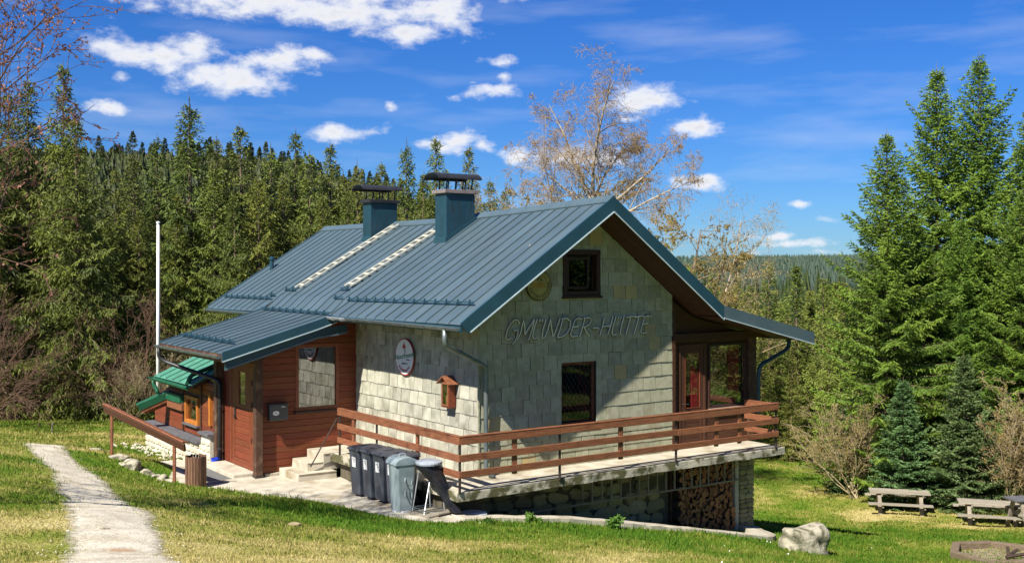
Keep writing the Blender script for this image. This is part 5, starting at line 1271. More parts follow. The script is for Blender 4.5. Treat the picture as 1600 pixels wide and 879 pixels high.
MB().box(-.16, 1.6, -.33, .02, -.203, -.142).build('coping', MT['slate'], shed, bevel=.006); MB().box(1.605, 4.28, -.33, .02, -.204, -.143).build('coping', MT['slate'], shed, bevel=.006); MB().box(4.24, 4.95, -.3, .02, .052, .11).build('coping', MT['slate'], shed, bevel=.006)
# low lean-to roof at the far end: slopes down outwards, green verge towards the viewer
m = MB(); loft(m, [[(a, -.83, .50), (a, -.02, .80), (a, -.02, .74), (a, -.83, .44)] for a in (1.12, 1.35)]); lr = m.build('roof', MT['soffit'], shed, label='low green lean-to roof of the shed')
m = MB(); loft(m, [[(a, -.86, .50), (a, .0, .835), (a, .0, .80), (a, -.86, .465)] for a in (1.1, 1.37)]); m.build('roof_sheet', MT['greenroof'], lr)
m = MB(); m.beam((1.385, -.87, .42), (1.385, -.10, .71), .03, .17, (0, 0, 1)); m.build('verge_board', MT['greenroof'], lr)
m = MB(); m.beam((1.37, -.80, .31), (1.37, -.12, .56), .04, .08, (0, 0, 1)); m.build('verge_board', MT['rail'], lr)
MB().box(1.36, 2.5, -.16, .0, .60, .80).build('flashing', MT['greenroof'], lr); MB().box(1.38, 2.55, -.13, -.002, .40, .595).build('fascia', MT['rail'], lr, bevel=.005)
MB().beam((1.2, -.66, .26), (1.2, -.05, .48), .08, .10).build('bracket', MT['rail'], lr)
# upper roof with gutter
ur = MB(); loft(ur, [[(a, -.34, 1.20), (a, 1.5, 2.0), (a, 1.5, 1.9), (a, -.34, 1.12)] for a in (1.1, 4.1)]); ur = ur.build('roof', MT['soffit'], shed, label='upper green standing seam roof of the shed')
for i in range(6):
    a0, a1 = 1.08 + i * .505, 1.08 + (i + 1) * .505; m = MB(); zf = lambda y: 1.215 + (y + .36) * .435
    loft(m, [[(a0, y, zf(y)), (a1 - .02, y, zf(y)), (a1 - .02, y, zf(y) + .04), (a1, y, zf(y) + .04), (a1, y, zf(y) - .01), (a0, y, zf(y) - .01)] for y in (-.38, 1.5)]); m.build('roof_panel', MT['greenpanel'], ur)
gutter('gutter', (1.0, -.44, 1.17), (3.9, -.44, 1.15), .07, 'greenroof', shed, 4)
gutter('gutter', (2.2, .75, 1.86), (4.7, .75, 1.84), .06, 'greenroof', shed, 3)
MB().tube(bend([(1.25, -.44, 1.12), (1.25, -.44, .98), (1.3, -.38, .88), (1.35, -.36, .76)]), .055, 10).build('downpipe', MT['greenroof'], shed, smooth=True)
MB().tube(bend([(3.75, .70, 1.83), (3.75, .5, 1.7), (3.75, -.30, 1.42), (3.75, -.38, 1.2)]), .055, 10).build('downpipe', MT['greenroof'], shed, smooth=True)
# pale gravel spilled along the plinth
rnd = random.Random(9); m = MB()
for i in range(160):
    a, o_ = rnd.uniform(-.6, 4.9), abs(rnd.gauss(0, .38)); p = L2W(-2.62 - o_, 12.6 - a); s = rnd.uniform(.03, .085); z = gz(p.x, p.y) + s * .3
    q = [Vector((rnd.uniform(-1, 1), rnd.uniform(-1, 1), rnd.uniform(-.7, .9))).normalized() * s for _ in range(6)]
    ax = [(s, 0, 0), (-s, 0, 0), (0, s * .8, 0), (0, -s * .8, 0), (0, 0, s * .7), (0, 0, -s * .6)]
    m.add([Vector(v) + p.to_3d() * 0 + Vector((p.x, p.y, z)) + q[k] * .4 for k, v in enumerate(ax)], [(0, 2, 4), (2, 1, 4), (1, 3, 4), (3, 0, 4), (2, 0, 5), (1, 2, 5), (3, 1, 5), (0, 3, 5)])
tag(m.build('rubble', MT['limestone']), kind='stuff')

# flagpole
p = at(247, 640, 32.5); zb = gz(p[0], p[1])
t = thing('flagpole', 'tall slim white flagpole standing behind the green-roofed shed', 'flagpole', (p[0], p[1], zb))
top = at(249, 350, 32.5)[2] - zb
MB().tube([(0, 0, 0), (0, 0, top)], [.06, .042], 12).build('pole', MT['pole'], t, smooth=True); MB().lathe([(.02, 0), (.055, .02), (.06, .05), (.03, .08)], 12, (0, 0, top)).build('pole_cap', MT['pole'], t)
MB().tube([(.065, 0, .9), (.055, 0, top - .05)], .004, 4).build('halyard', MT['greywood_leg'], t)
# plank handrail beside the bank
P0, P1 = at(174, 708, 24.5), at(272, 755, 23.0); z0, z1 = gz(P0[0], P0[1]), gz(P1[0], P1[1])
t = thing('handrail', 'sloping brown plank handrail on two thin posts above rubble edge', 'handrail', (P0[0], P0[1], z0))
A0, A1 = Vector(at(163, 638, 24.65)), Vector(at(289, 699, 22.75)); O = Vector((P0[0], P0[1], z0))
MB().beam(A0 - O, A1 - O, .05, .17, (0, -.35, 1)).build('plank', MT['brown'], t, bevel=.008); MB().beam(A0 - O + Vector((0, .06, .10)), A1 - O + Vector((0, .06, .10)), .16, .03, (0, .3, 1)).build('plank', MT['rail'], t, bevel=.005)
for q, zz, f in ((P0, z0, .09), (P1, z1, .86)):
    h = A0 + (A1 - A0) * f; MB().box(-.03, .03, -.03, .03, 0, h.z - zz + .03).build('post', MT['rail'], t, loc=(q[0] - O.x, q[1] - O.y + .02, zz - O.z), bevel=.004)
# slatted litter bin
p = at(306, 765, 23.0); zb = gz(p[0], p[1])
t = thing('litter_bin', 'round litter bin of upright brown wooden slats beside the forecourt', 'litter bin', (p[0], p[1], zb - .01))
sm = MB().box(-.024, .024, -.012, .012, .0, .66).mesh('slat', MT['slat'])
for k in range(22):
    a = 2 * math.pi * k / 22; o = link('slat', sm, t, (.205 * math.cos(a), .205 * math.sin(a), .01 * (k % 3))); o.rotation_euler = (0, 0, a + math.pi / 2)
MB().lathe([(.17, .05), (.18, .06), (.18, .60), (.17, .60)], 18).build('liner', MT['iron'], t)
for z in (.12, .52): MB().lathe([(.186, z), (.192, z), (.192, z + .03), (.186, z + .03)], 22).build('hoop', MT['iron'], t)
# blue bucket
t = hthing('bucket', 'small blue plastic bucket tucked behind the dark porch post', 'bucket', -2.62, 7.33, -.62); MB().lathe([(.085, 0), (.10, .2), (.112, .205), (.10, .215), (.08, .03)], 14).build('body', MT['blue'], t); MB().tube([(-.1, 0, .2), (-.06, .02, .28), (.06, .02, .28), (.1, 0, .2)], .005, 5).build('handle', MT['zinc'], t)
# stake in the meadow
p = at(81, 671, 34); t = tag(MB().tube([(0, 0, -.1), (.02, .0, .34)], [.028, .022], 6).build('stake', MT['greywood_leg'], None, loc=(p[0], p[1], gz(p[0], p[1]))), 'short wooden stake standing in the meadow near the trees', 'stake')
# rocks along the broken edge and the pale boulder
def rock(px, py, d, sx, sy, sz, seed, label, mat='boulder', n=3, sink=.3, group=None, rz=0, flat=.1):
    p = at(px, py, d); o = link('rock', stone_mesh(seed, sx, sy, sz, mat, n, .17, flat), None, (p[0], p[1], gz(p[0], p[1]) + sz * (1 - 2 * sink)), rz); o.data.name = 'rock'
    return tag(o, label, 'rock', group)
rock(1257, 862, 22, .54, .36, .31, 15, 'large pale lichen-speckled boulder on the lawn near the terrace pier', sink=.18, rz=.15, n=4, flat=.25)
for px, py, d, sx, sz, sd, lb in ((184, 711, 24.4, .22, .10, 51, 'pale flat rock at the foot of the upper handrail post'), (206, 719, 24.0, .30, .15, 52, 'large mossy grey rock in the middle of the bank edge'), (228, 736, 23.8, .17, .09, 53, 'pale rock between mossy rock and dark rock on the bank'),
                                  (254, 749, 23.3, .17, .13, 54, 'small dark rock just above the lower handrail post'), (264, 755, 23.1, .13, .10, 55, 'small dark rock beside the lower handrail post base'), (146, 703, 25, .20, .04, 56, 'flat pale stone in the grass beside the path end'), (193, 726, 23.9, .12, .07, 60, 'small pale rock below the mossy rock'), (243, 738, 23.7, .12, .06, 61, 'small rock in the grass between pale and dark rocks')):
    rock(px, py, d, sx, sx * .7, sz, sd, lb, 'boulder', 3, .46, 'rocks along the bank edge', sd * 1.3)
rock(162, 826, 11, .07, .05, .03, 58, 'small pale stone in grass beside the path', n=2); rock(460, 824, 15.5, .09, .07, .03, 59, 'small brown stone on the dry grass slope', 'fieldstone', 2)

# picnic tables
def picnic(label, X, Y, rz, L_=2.0, mat='greywood'):
    t = thing('picnic_table', label, 'picnic table', (X, Y, gz(X, Y)), rz, 'picnic tables below the spruces')
    for i in range(4): MB().box(-L_ / 2, L_ / 2, -.38 + i * .192, -.38 + i * .192 + .185, .70, .745).build('table_board', MT[mat], t, bevel=.006)
    for s in (-1, 1):
        MB().box(-L_ / 2 - .08, L_ / 2 - .02 * s, s * .78 - .14, s * .78 + .14, .40, .445).build('bench_board', MT[mat], t, bevel=.006)
        x = s * (L_ / 2 - .32)
        for q in (-1, 1): MB().beam((x, q * .22, .70), (x, q * .62, -.06), .09, .12, (1, 0, 0)).build('leg', MT['greywood_leg'], t)
        MB().box(x + .05, x + .10, -.86, .86, .30, .395).build('cross_bar', MT['greywood_leg'], t); MB().box(x + .05, x + .10, -.36, .36, .60, .698).build('cross_bar', MT['greywood_leg'], t)
    return t
p = at(1405, 798, 38); picnic('weathered picnic table in front of the small blue-green fir', p[0], p[1], R(-14)); p = at(1548, 816, 35.5); picnic('weathered picnic table below the bare straw-coloured bush', p[0], p[1], R(-17))
p = at(1618, 806, 34.5); t = picnic('grey-topped table half outside the frame beside the bare bush', p[0], p[1], R(8)); t.scale = (.9, .9, 1.25)
for ch in t.children:
    if ch.name.startswith('table_board'): ch.data.materials[0] = MT['slate']
# fire pit of old timbers
p = at(1566, 866, 25.6); zc = gz(p[0], p[1]); t = thing('fire_pit', 'low fire pit edged with weathered timbers at lawn corner', 'fire pit', (p[0], p[1], zc))
n = 7; pts = [Vector((1.08 * math.cos(2 * math.pi * (k + .35) / n), 1.5 * math.sin(2 * math.pi * (k + .35) / n), 0)) for k in range(n)]
for q in pts: q.z = max(-.06 * q.y + .04, gz(p[0] + q.x, p[1] + q.y) - zc + .02)
for k in range(n): MB().beam(pts[k], pts[(k + 1) % n] * .98, .19, .22).build('edge_timber', MT['timber_old'], t, bevel=.02)
m = MB(); K = 12; vs = [(0, 0, .01)]
for rr in (.45, .92):
    for k in range(K): a = 2 * math.pi * k / K; x, y = rr * 1.1 * math.cos(a), rr * 1.5 * math.sin(a); vs.append((x, y, max(-.06 * y - .07, gz(p[0] + x, p[1] + y) - zc + .01)))
m.add(vs, [(0, 1 + k, 1 + (k + 1) % K) for k in range(K)] + [(1 + k, 1 + K + k, 1 + K + (k + 1) % K, 1 + (k + 1) % K) for k in range(K)]); m.build('ash_bed', MT['ash'], t, recalc=False)
for k in range(3): o = tag(MB().tube([(0, 0, 0), (.5, .1, .05)], .04, 6).build('charred_log', MT['bark'], None, loc=(p[0] + .1 * k, p[1] - .2 + .15 * k, gz(p[0] + .1 * k, p[1] - .2 + .15 * k) + .08), rot=.5 * k), 'charred log lying in the timber-edged fire pit', 'log', 'charred logs in the fire pit')

# ------------------------------------------------------------------ vegetation
def unit(a): return a / np.maximum(np.linalg.norm(a, axis=-1, keepdims=True), 1e-9)
def kites(P, D, l, w, rng, droop=0.):
    """thin four-cornered sprays of needles: base, side, tip, side"""
    n = len(P); rv = rng.normal(size=(n, 3)); sd = unit(np.cross(D, rv)); l = l[:, None]; w = w[:, None]
    tip = P + D * l; tip[:, 2] -= droop * l[:, 0]
    mid = P + D * l * .42; mid[:, 2] -= droop * .2 * l[:, 0]
    return np.stack([P, mid + sd * w, tip, mid - sd * w], 1)
def tubes(lines, n=4):
    """lines: list of (points (k,3), radii (k,)) -> V, F quads"""
    VV, FF, o = [], [], 0
    for p, r in lines:
        k = len(p); d = unit(np.gradient(p, axis=0)); ref = np.array([0, 0, 1.]) if abs(d[0, 2]) < .9 else np.array([1., 0, 0])
        s = unit(np.cross(d, ref)); b = np.cross(d, s); a = np.arange(n) * 2 * math.pi / n
        v = p[:, None] + (s[:, None] * np.cos(a)[None, :, None] + b[:, None] * np.sin(a)[None, :, None]) * r[:, None, None]
        I = np.arange(k * n).reshape(k, n) + o; J = np.roll(I, -1, 1)
        VV.append(v.reshape(-1, 3)); FF.append(np.stack([I[:-1], J[:-1], J[1:], I[1:]], -1).reshape(-1, 4)); o += k * n
    return np.concatenate(VV), np.concatenate(FF)

def conifer(seed, H, Rm, mat, base=.04, whorl=.42, per=6, droop=.35, up=.22, e_top=.75, e_low=-.05, hang=.5, node=.2, twig=.55, spray=.20, sw=.030, power=.8, light=.3, ragged=.25, gaps=.08, step=.15):
    """spruce or fir: bough spines set in whorls, side twigs on each spine, needle sprays on each twig"""
    rng = np.random.default_rng(seed); Q, T, LN = [], [], []
    spray0 = spray
    h = base * H; lean = rng.normal(0, .01, 2)
    while h < H * .985:
        rel = (h - base * H) / (H * (1 - base))
        L0 = Rm * (1 - rel) ** power * (.55 + .45 * min(1, rel / .12 + .35)) + .08; spray = spray0 * (1 - .5 * rel ** 3)
        m = per + rng.integers(-1, 2); az0 = rng.random() * 6.283
        for k in range(m):
            if rng.random() < gaps: continue
            L = L0 * (1 + rng.normal(0, ragged)) ; L = max(.10, L)
            a = az0 + k * 6.283 / m + rng.normal(0, .22); e = e_low + (e_top - e_low) * rel ** 1.6 + rng.normal(0, .09)
            nn = max(3, int(L / node)); t = (np.arange(nn) + .7) / nn
            hd = np.array([math.cos(a), math.sin(a), 0]); sdv = np.array([-math.sin(a), math.cos(a), 0])
            bend = rng.normal(0, .10)
            zz = L * (math.sin(e) * t - droop * (1 - rel) * t ** 1.5 + up * (1 - rel * .5) * t ** 3)
            hh = h + rng.normal(0, .10)
            sp = hd[None] * (L * math.cos(e) * t)[:, None] + sdv[None] * (L * bend * t ** 2)[:, None]; sp[:, 2] = hh + zz
            sp[:, 0] += lean[0] * h; sp[:, 1] += lean[1] * h
            st = np.concatenate([[[lean[0] * h, lean[1] * h, hh]], sp]); LN.append((st[::2] if len(st) > 5 else st, np.linspace(.012 + .012 * L / 2, .004, len(st[::2] if len(st) > 5 else st))))
            tan = unit(np.gradient(sp, axis=0) if nn > 1 else sp * 0 + hd)
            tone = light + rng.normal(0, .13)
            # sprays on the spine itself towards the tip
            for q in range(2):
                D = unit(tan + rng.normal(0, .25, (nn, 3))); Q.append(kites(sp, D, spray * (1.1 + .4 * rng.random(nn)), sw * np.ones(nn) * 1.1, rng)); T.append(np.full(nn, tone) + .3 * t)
            tl = twig * min(1, L / 1.6 + .25) * (1 - t) ** .55 * (.35 + .65 * np.minimum(1, t / .25)) * (1 + rng.normal(0, .2, nn)) + .05
            for sg in (-1, 1):
                ang = math.radians(58) + rng.normal(0, .15, nn)
                D1 = unit(tan * np.cos(ang)[:, None] + sg * sdv[None] * np.sin(ang)[:, None] + np.array([0, 0, -1.]) * (hang * (1 - .7 * rel) * (.6 + .8 * rng.random(nn)))[:, None])
                mx = max(1, int(round(tl.max() / step)))
                for j in range(mx):
                    s = (j + .4) / mx; act = tl > 0
                    P = sp + D1 * (tl * s)[:, None]; P[:, 2] -= hang * .35 * tl * s * s
                    for g in (-1, 1):
                        pr = unit(np.cross(D1, np.array([0, 0, 1.])[None]))
                        D2 = unit(D1 * .75 + g * pr * (.55 + .25 * rng.random(nn))[:, None] + np.array([0, 0, -1.]) * (hang * .5) + rng.normal(0, .18, (nn, 3)))
                        l = spray * (.75 + .5 * rng.random(nn)) * np.clip(tl / .25, .45, 1)
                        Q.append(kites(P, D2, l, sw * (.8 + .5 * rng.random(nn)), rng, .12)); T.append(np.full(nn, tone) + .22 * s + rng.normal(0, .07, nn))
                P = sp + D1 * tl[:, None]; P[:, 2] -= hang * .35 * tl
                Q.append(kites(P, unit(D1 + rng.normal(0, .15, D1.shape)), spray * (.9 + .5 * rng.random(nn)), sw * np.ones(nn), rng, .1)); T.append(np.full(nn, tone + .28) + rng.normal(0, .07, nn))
        h += whorl * (1 - .45 * rel) * (1 + rng.normal(0, .18))
    # leader
    n = 26; zz = H - rng.random(n) * .9; P = np.stack([lean[0] * zz, lean[1] * zz, zz], 1); D = unit(np.stack([rng.normal(0, .6, n), rng.normal(0, .6, n), np.ones(n) * .9], 1))
    Q.append(kites(P, D, .18 * np.ones(n) * (1.2 - (zz - H + .9)), sw * np.ones(n), rng)); T.append(np.full(n, light + .15))
    V = np.concatenate(Q).reshape(-1, 3); tt = np.repeat(np.concatenate(T), 4)
    crown = mesh_np('crown', V, np.arange(len(V)).reshape(-1, 4), MT[mat], np.clip(tt, 0, 1))
    zt = np.array([-.6, 0, .3, H * .3, H * .7, H + .25]); p = np.stack([lean[0] * np.maximum(zt, 0), lean[1] * np.maximum(zt, 0), zt], 1)
    r0 = .012 * H + .04; LN.append((p, np.array([r0 * 1.3, r0 * 1.1, r0, r0 * .75, r0 * .35, .006])))
    big = LN.pop(); V2, F2 = tubes(LN, 3); V3, F3 = tubes([big], 9)
    tr = mesh_np('trunk', np.concatenate([V3, V2]), np.concatenate([F3, F2 + len(V3)]), MT['trunk'], None, True)
    return crown, tr, H

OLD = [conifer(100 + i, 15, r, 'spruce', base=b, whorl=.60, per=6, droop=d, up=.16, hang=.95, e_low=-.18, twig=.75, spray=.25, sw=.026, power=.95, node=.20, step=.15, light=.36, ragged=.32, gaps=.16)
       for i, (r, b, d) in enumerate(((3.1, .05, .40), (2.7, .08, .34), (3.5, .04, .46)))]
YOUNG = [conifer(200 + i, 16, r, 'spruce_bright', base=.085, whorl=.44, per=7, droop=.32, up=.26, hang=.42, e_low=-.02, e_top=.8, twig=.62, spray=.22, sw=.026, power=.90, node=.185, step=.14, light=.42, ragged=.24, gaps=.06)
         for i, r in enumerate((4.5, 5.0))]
FIR = [conifer(300, 5, 1.55, 'fir', base=.02, whorl=.24, per=8, droop=.12, up=.16, hang=.16, e_low=.05, e_top=.7, twig=.42, spray=.15, sw=.026, power=.9, node=.15, step=.12, light=.45, ragged=.12, gaps=.03)]
SLIM = [conifer(400 + i, 12, 1.9, 'spruce_pale', base=.06, whorl=.50, per=6, droop=.28, up=.2, hang=.5, e_low=-.05, twig=.5, spray=.24, sw=.036, power=.85, node=.26, step=.2, light=.55, ragged=.3, gaps=.15) for i in range(2)]

def plant(kind, label, group, px, top, d, wide=1., rz=None, cat='tree', name='spruce_tree', base=None):
    crown, trunk, H = kind
    X = (px - MID) / FOC * d; zb = gz(X, d) - .1 if base is None else base
    zt = EYE - (top - HOR) / FOC * d; s = (zt - zb) / H
    t = thing(name, label, cat, (X, d, zb), rz if rz is not None else random.random() * 6.28, group)
    t.scale = (s * wide, s * wide, s)
    link('trunk', trunk, t); link('crown', crown, t)
    return t
random.seed(42)
EDGE = 'spruces along the forest edge behind the hut'
GL_ = 'dark spruce in the crowded forest edge behind the hut'
for px, top, d, k, w, lb in ((100, 98, 45, 1, .85, 'tallest dark spruce rising through the bare twigs at the forest edge'), (48, 112, 46, 0, .85, 'tall dark spruce between bare twigs, slimmer crown beside the tallest one'),
                             (128, 182, 41.5, 2, 1.05, 'broad sunlit spruce with bare lower trunk over the meadow'), (300, 152, 45, 0, 1.05, 'tall pointed spruce standing behind the white flagpole'),
                             (384, 196, 46, 1, 1.15, 'shaggy spruce rising just beyond the porch canopy'), (457, 204, 50, 2, .85, None), (425, 226, 48, 0, .95, None), (516, 226, 52, 1, 1.0, None),
                             (345, 214, 50, 2, .8, None), (250, 216, 50, 1, 1.0, None), (212, 236, 54, 0, 1.0, None), (185, 262, 49, 2, .9, None), (562, 252, 56, 0, .9, None), (490, 236, 47, 2, .95, None),
                             (632, 219, 55, 0, .80, 'pointed spruce rising between the two chimneys'), (680, 214, 58, 1, .95, 'spruce whose tip shows just above the larger chimney cowl'), (727, 229, 64, 1, .85, 'small dark spruce behind the larger chimney, alone against the sky'),
                             (764, 280, 60, 2, .8, 'rounded spruce to the side of the larger chimney above the ridge'), (592, 276, 52, 1, .9, None), (612, 286, 49, 2, .8, None), (655, 268, 51, 2, .8, None), (700, 296, 55, 0, .9, None), (788, 290, 68, 0, .7, None),
                             (16, 140, 48, 2, .9, None), (-30, 120, 44, 0, 1, None), (-60, 170, 40, 1, 1, None), (335, 262, 44.5, 1, 1.0, None), (408, 270, 43, 0, 1.0, None), (450, 280, 44, 1, .95, None), (540, 290, 47, 0, .9, None), (270, 300, 44, 2, .9, None),
                             (165, 330, 46, 0, 1.0, None), (60, 260, 50, 2, 1, None), (222, 330, 47, 1, 1., None), (372, 300, 42.5, 2, .8, None), (500, 300, 45, 0, .9, None)):
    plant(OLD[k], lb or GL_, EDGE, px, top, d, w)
for px_ in (-130, -210, -300, -380):
    plant(OLD[px_ % 3], GL_, EDGE, px_, 190, 47 + px_ % 7, 1)
for i in range(26):
    px = random.uniform(-80, 800); d = random.uniform(56, 84); plant(OLD[i % 3], GL_, EDGE, px, random.uniform(250, 320) + max(0, (px - 600) * .25), d, random.uniform(.8, 1.1))
YG = 'big bright spruces beside the picnic tables'
for px, top, d, k, w, lb in ((1384, 208, 42, 0, .86, 'shortest and foremost of the bright spruces, its boughs sweeping towards the terrace'), (1466, 106, 45, 0, .78, 'tall bright spruce with a slender pale tip, second tallest of its group'),
                             (1541, 88, 46, 1, .74, 'tallest bright green spruce over the picnic tables'), (1612, 165, 44, 0, .85, 'bright spruce cut by the edge of the picture behind the bare bush'), (1425, 330, 44, 1, .9, 'low bright spruce filling the gap behind the small fir'),
                             (1500, 340, 43, 0, .8, 'bright spruce with hanging boughs behind the second picnic table'), (1590, 300, 42, 1, .9, 'bright spruce low behind the bare bush at the picture edge'), (1430, 420, 47, 0, .9, 'bright spruce half hidden behind the foremost one'), (1680, 120, 47, 1, .8, 'bright spruce standing mostly outside the picture')):
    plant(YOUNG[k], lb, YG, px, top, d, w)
for X, Y, k, sc, lb in ((24, 21, 0, 1.0, 'first'), (27, 14, 1, 1.1, 'b'), (31, 26, 1, 1.1, 'c'), (25, 6, 0, 1.0, 'd'), (33, 18, 0, 1.15, 'e'), (29, 0, 1, 1, 'f'), (36, 30, 0, 1, 'g'), (30, 33, 1, 1, 'h')):
    cr, tr, H_ = YOUNG[k]; t = thing('spruce_tree', 'bright spruce outside the picture, mirrored in the gable windows', 'tree', (X, Y, gz(X, Y) - .1), X, YG); t.scale = (sc, sc, sc); link('trunk', tr, t); link('crown', cr, t)
for px, top, d, w, lb in ((1411, 598, 39.4, 1.0, 'small dense blue-green fir between the straw bush and second table'), (1508, 560, 38.6, .9, 'dark dense young fir rising behind the second picnic table'), (1318, 640, 42.5, .75, 'small round fir beside the bare straw-coloured bush')):
    plant(FIR[0], lb, None, px, top, d, w, name='fir_tree')
MG = 'slender spruces beyond the meadow past the terrace'
for px, top, d, k, w, lb in ((1203, 408, 62, 0, 1.0, 'slender pointed spruce just past the roof end, tip above the far hill'), (1246, 414, 60, 1, 1.0, 'slender spruce with pale visible trunk beyond the meadow'), (1283, 434, 58, 0, .9, None), (1180, 470, 64, 1, 1, None), (1225, 470, 66, 0, 1, None), (1160, 455, 66, 0, 1.1, None),
                             (1268, 470, 62, 1, 1, None), (1315, 440, 60, 0, 1, None), (1190, 520, 58, 1, 1, None), (1235, 540, 56, 0, .9, None), (1295, 520, 54, 1, 1, None), (1140, 440, 72, 1, 1.1, None), (1110, 425, 74, 0, 1.1, None), (1070, 415, 76, 1, 1.1, None), (1345, 470, 56, 0, 1, None)):
    plant(SLIM[k], lb or 'slender yellowish spruce in the thicket beyond the meadow', MG, px, top, d, w)
for i in range(16):
    plant(SLIM[i % 2], 'slender yellowish spruce in the thicket beyond the meadow', MG, random.uniform(1080, 1400), random.uniform(435, 470), random.uniform(70, 95), 1.1)

# far woods: one mass on the hill, one in the distance
def far_wood(name, pts, mat, seed, hr, rr, layers=5, pts_n=7):
    rng = np.random.default_rng(seed); QV, QT = [], []
    pts = np.array(pts); GZ = ground(pts[:, 0], pts[:, 1])
    for (X, Y), z0 in zip(pts, GZ):
        H = rng.uniform(*hr); Rr = H * rng.uniform(*rr); tone = np.clip(rng.normal(.3, .2) + (float(vnoise(X / 26, Y / 26, 4)) - .4) * .9, 0, 1)
        for l in range(layers):
            f = l / layers; zb = z0 + H * (.05 + .85 * f); zt = z0 + H * min(1.04, .05 + .85 * f + .42); r = Rr * (1 - f * .86)
            a = (np.arange(pts_n * 2) + rng.random()) * math.pi / pts_n; rad = r * np.where(np.arange(pts_n * 2) % 2, .55, 1) * rng.uniform(.75, 1.2, pts_n * 2)
            ring = np.stack([X + np.cos(a) * rad, Y + np.sin(a) * rad, zb - (rad - r * .6) * .5], 1); ap = np.array([X, Y, zt]); n2 = np.roll(ring, -1, 0)
            QV.append(np.stack([ring, n2, np.repeat(ap[None], pts_n * 2, 0)], 1).reshape(-1, 3)); QT.append(np.repeat(np.clip(tone + rng.normal(0, .12, pts_n * 2), 0, 1), 3))
    V = np.concatenate(QV); o = link(name, mesh_np(name, V, np.arange(len(V)).reshape(-1, 3), MT[mat], np.concatenate(QT))); return tag(o, kind='stuff')
rng = np.random.default_rng(77); pts = []
for i in range(6400):
    d = 150 + 375 * rng.random() ** .7; px = rng.uniform(-420, 850)
    pts.append(((px - MID) / FOC * d, d))
far_wood('hill_forest', pts, 'spruce_far', 5, (3.5, 6.5), (.3, .5), 4, 5)
FAR = [conifer(500 + i, 10, r, 'spruce_far', base=.05, whorl=.75, per=5, droop=.3, up=.15, hang=.6, twig=.55, spray=.5, sw=.10, power=.85, node=.55, step=.5, light=.45, ragged=.3, gaps=.1) for i, r in enumerate((1.7, 2.1))]
rng2 = np.random.default_rng(9)
for i in range(185):
    d = 250 + 270 * rng2.random() ** .6; px = rng2.uniform(150, 800); X = (px - MID) / FOC * d; cr, tr, H_ = FAR[i % 2]; s = rng2.uniform(.65, 1.25)
    t = thing('spruce_tree', 'small far spruce on the wooded hill behind the forest edge', 'tree', (X, d, gz(X, d)), rng2.random() * 6.28, 'spruces on the wooded hill'); t.scale = (s, s, s); link('trunk', tr, t); link('crown', cr, t)
pts = []
for i in range(700):
    d = rng.uniform(100, 330); px = rng.uniform(850, 2100); pts.append(((px - MID) / FOC * d, d))
far_wood('valley_forest', pts, 'spruce_far', 6, (9, 13), (.16, .24), 4, 5)
pts = []
for i in range(9000):
    d = rng.uniform(560, 2600); px = rng.uniform(1080, 1360) if i < 4200 else rng.uniform(760, 2300); pts.append(((px - MID) / FOC * d, d))
far_wood('distant_forest', pts, 'haze_blue_far', 8, (9, 15), (.2, .3), 2, 4)

# leafless trees and bushes -----------------------------------
def branchy(seed, start, lines, tips, rng, P, D, L, r, lev, cfg):
    n = max(3, int(L / cfg['seg']))
    pts = [P.copy()]; d = D.copy(); rad = [r]
    for i in range(n):
        d = d + rng.normal(0, cfg['wig'][lev], 3); d[2] += cfg['grav'][lev] * (i / n); d = d / np.linalg.norm(d)
        pts.append(pts[-1] + d * L / n); rad.append(max(cfg['rmin'], r * (1 - (i + 1) / n * cfg['taper'])))
    pts = np.array(pts); lines[min(lev, 1)].append((pts, np.array(rad)))
    if lev >= cfg['lev']: tips.append(pts); return
    k = cfg['kids'][lev]; k = rng.poisson(k) if k > 4 else k
    for j in range(int(k)):
        f = cfg['lo'][lev] + (1 - cfg['lo'][lev]) * (j + rng.random()) / max(k, 1); i = min(n - 1, int(f * n)); q = pts[i] + (pts[i + 1] - pts[i]) * (f * n - i if f < 1 else 1)
        dd = pts[i + 1] - pts[i]; dd /= np.linalg.norm(dd); pr = np.cross(dd, rng.normal(0, 1, 3)); pr /= np.linalg.norm(pr)
        a = math.radians(rng.normal(cfg['ang'][lev], 9)); nd = dd * math.cos(a) + pr * math.sin(a); nd[2] += cfg['lift'][lev]; nd /= np.linalg.norm(nd)
        branchy(seed, start, lines, tips, rng, q, nd, L * cfg['rat'][lev] * rng.uniform(.6, 1.15) * (1 - .45 * f * cfg.get('tipshort', 1)), max(cfg['rmin'], r * (1 - .75 * f) * cfg['rr'][lev]), lev + 1, cfg)
def woody(seed, starts, cfg, bark, twig, leaf=None, lsize=.05, ldens=1.5, lw=.5):
    rng = np.random.default_rng(seed); lines = [[], []]; tips = []
    for (P, D, L, r) in starts: branchy(seed, P, lines, tips, rng, np.array(P, float), np.array(D, float) / np.linalg.norm(D), L, r, 0, cfg)
    V0, F0 = tubes(lines[0], 8); out = [('trunk', mesh_np('trunk', V0, F0, MT[bark], None, True))]
    V1, F1 = tubes(lines[1], 3); out.append(('crown', mesh_np('crown', V1, F1, MT[twig])))
    if leaf:
        A = []
        for p in tips:
            m = max(1, rng.poisson(ldens * len(p)))
            f = rng.random(m) * (len(p) - 1.001); i = f.astype(int); A.append(p[i] + (p[i + 1] - p[i]) * (f - i)[:, None])
        A = np.concatenate(A); n = len(A); D = unit(rng.normal(0, 1, (n, 3)) + np.array([0, 0, -.7])); K = kites(A, D, lsize * (.6 + .8 * rng.random(n)), lsize * lw * .5 * np.ones(n), rng)
        out.append(('foliage', mesh_np('foliage', K.reshape(-1, 3), np.arange(4 * n).reshape(-1, 4), MT[leaf], np.repeat(rng.random(n), 4))))
    return out
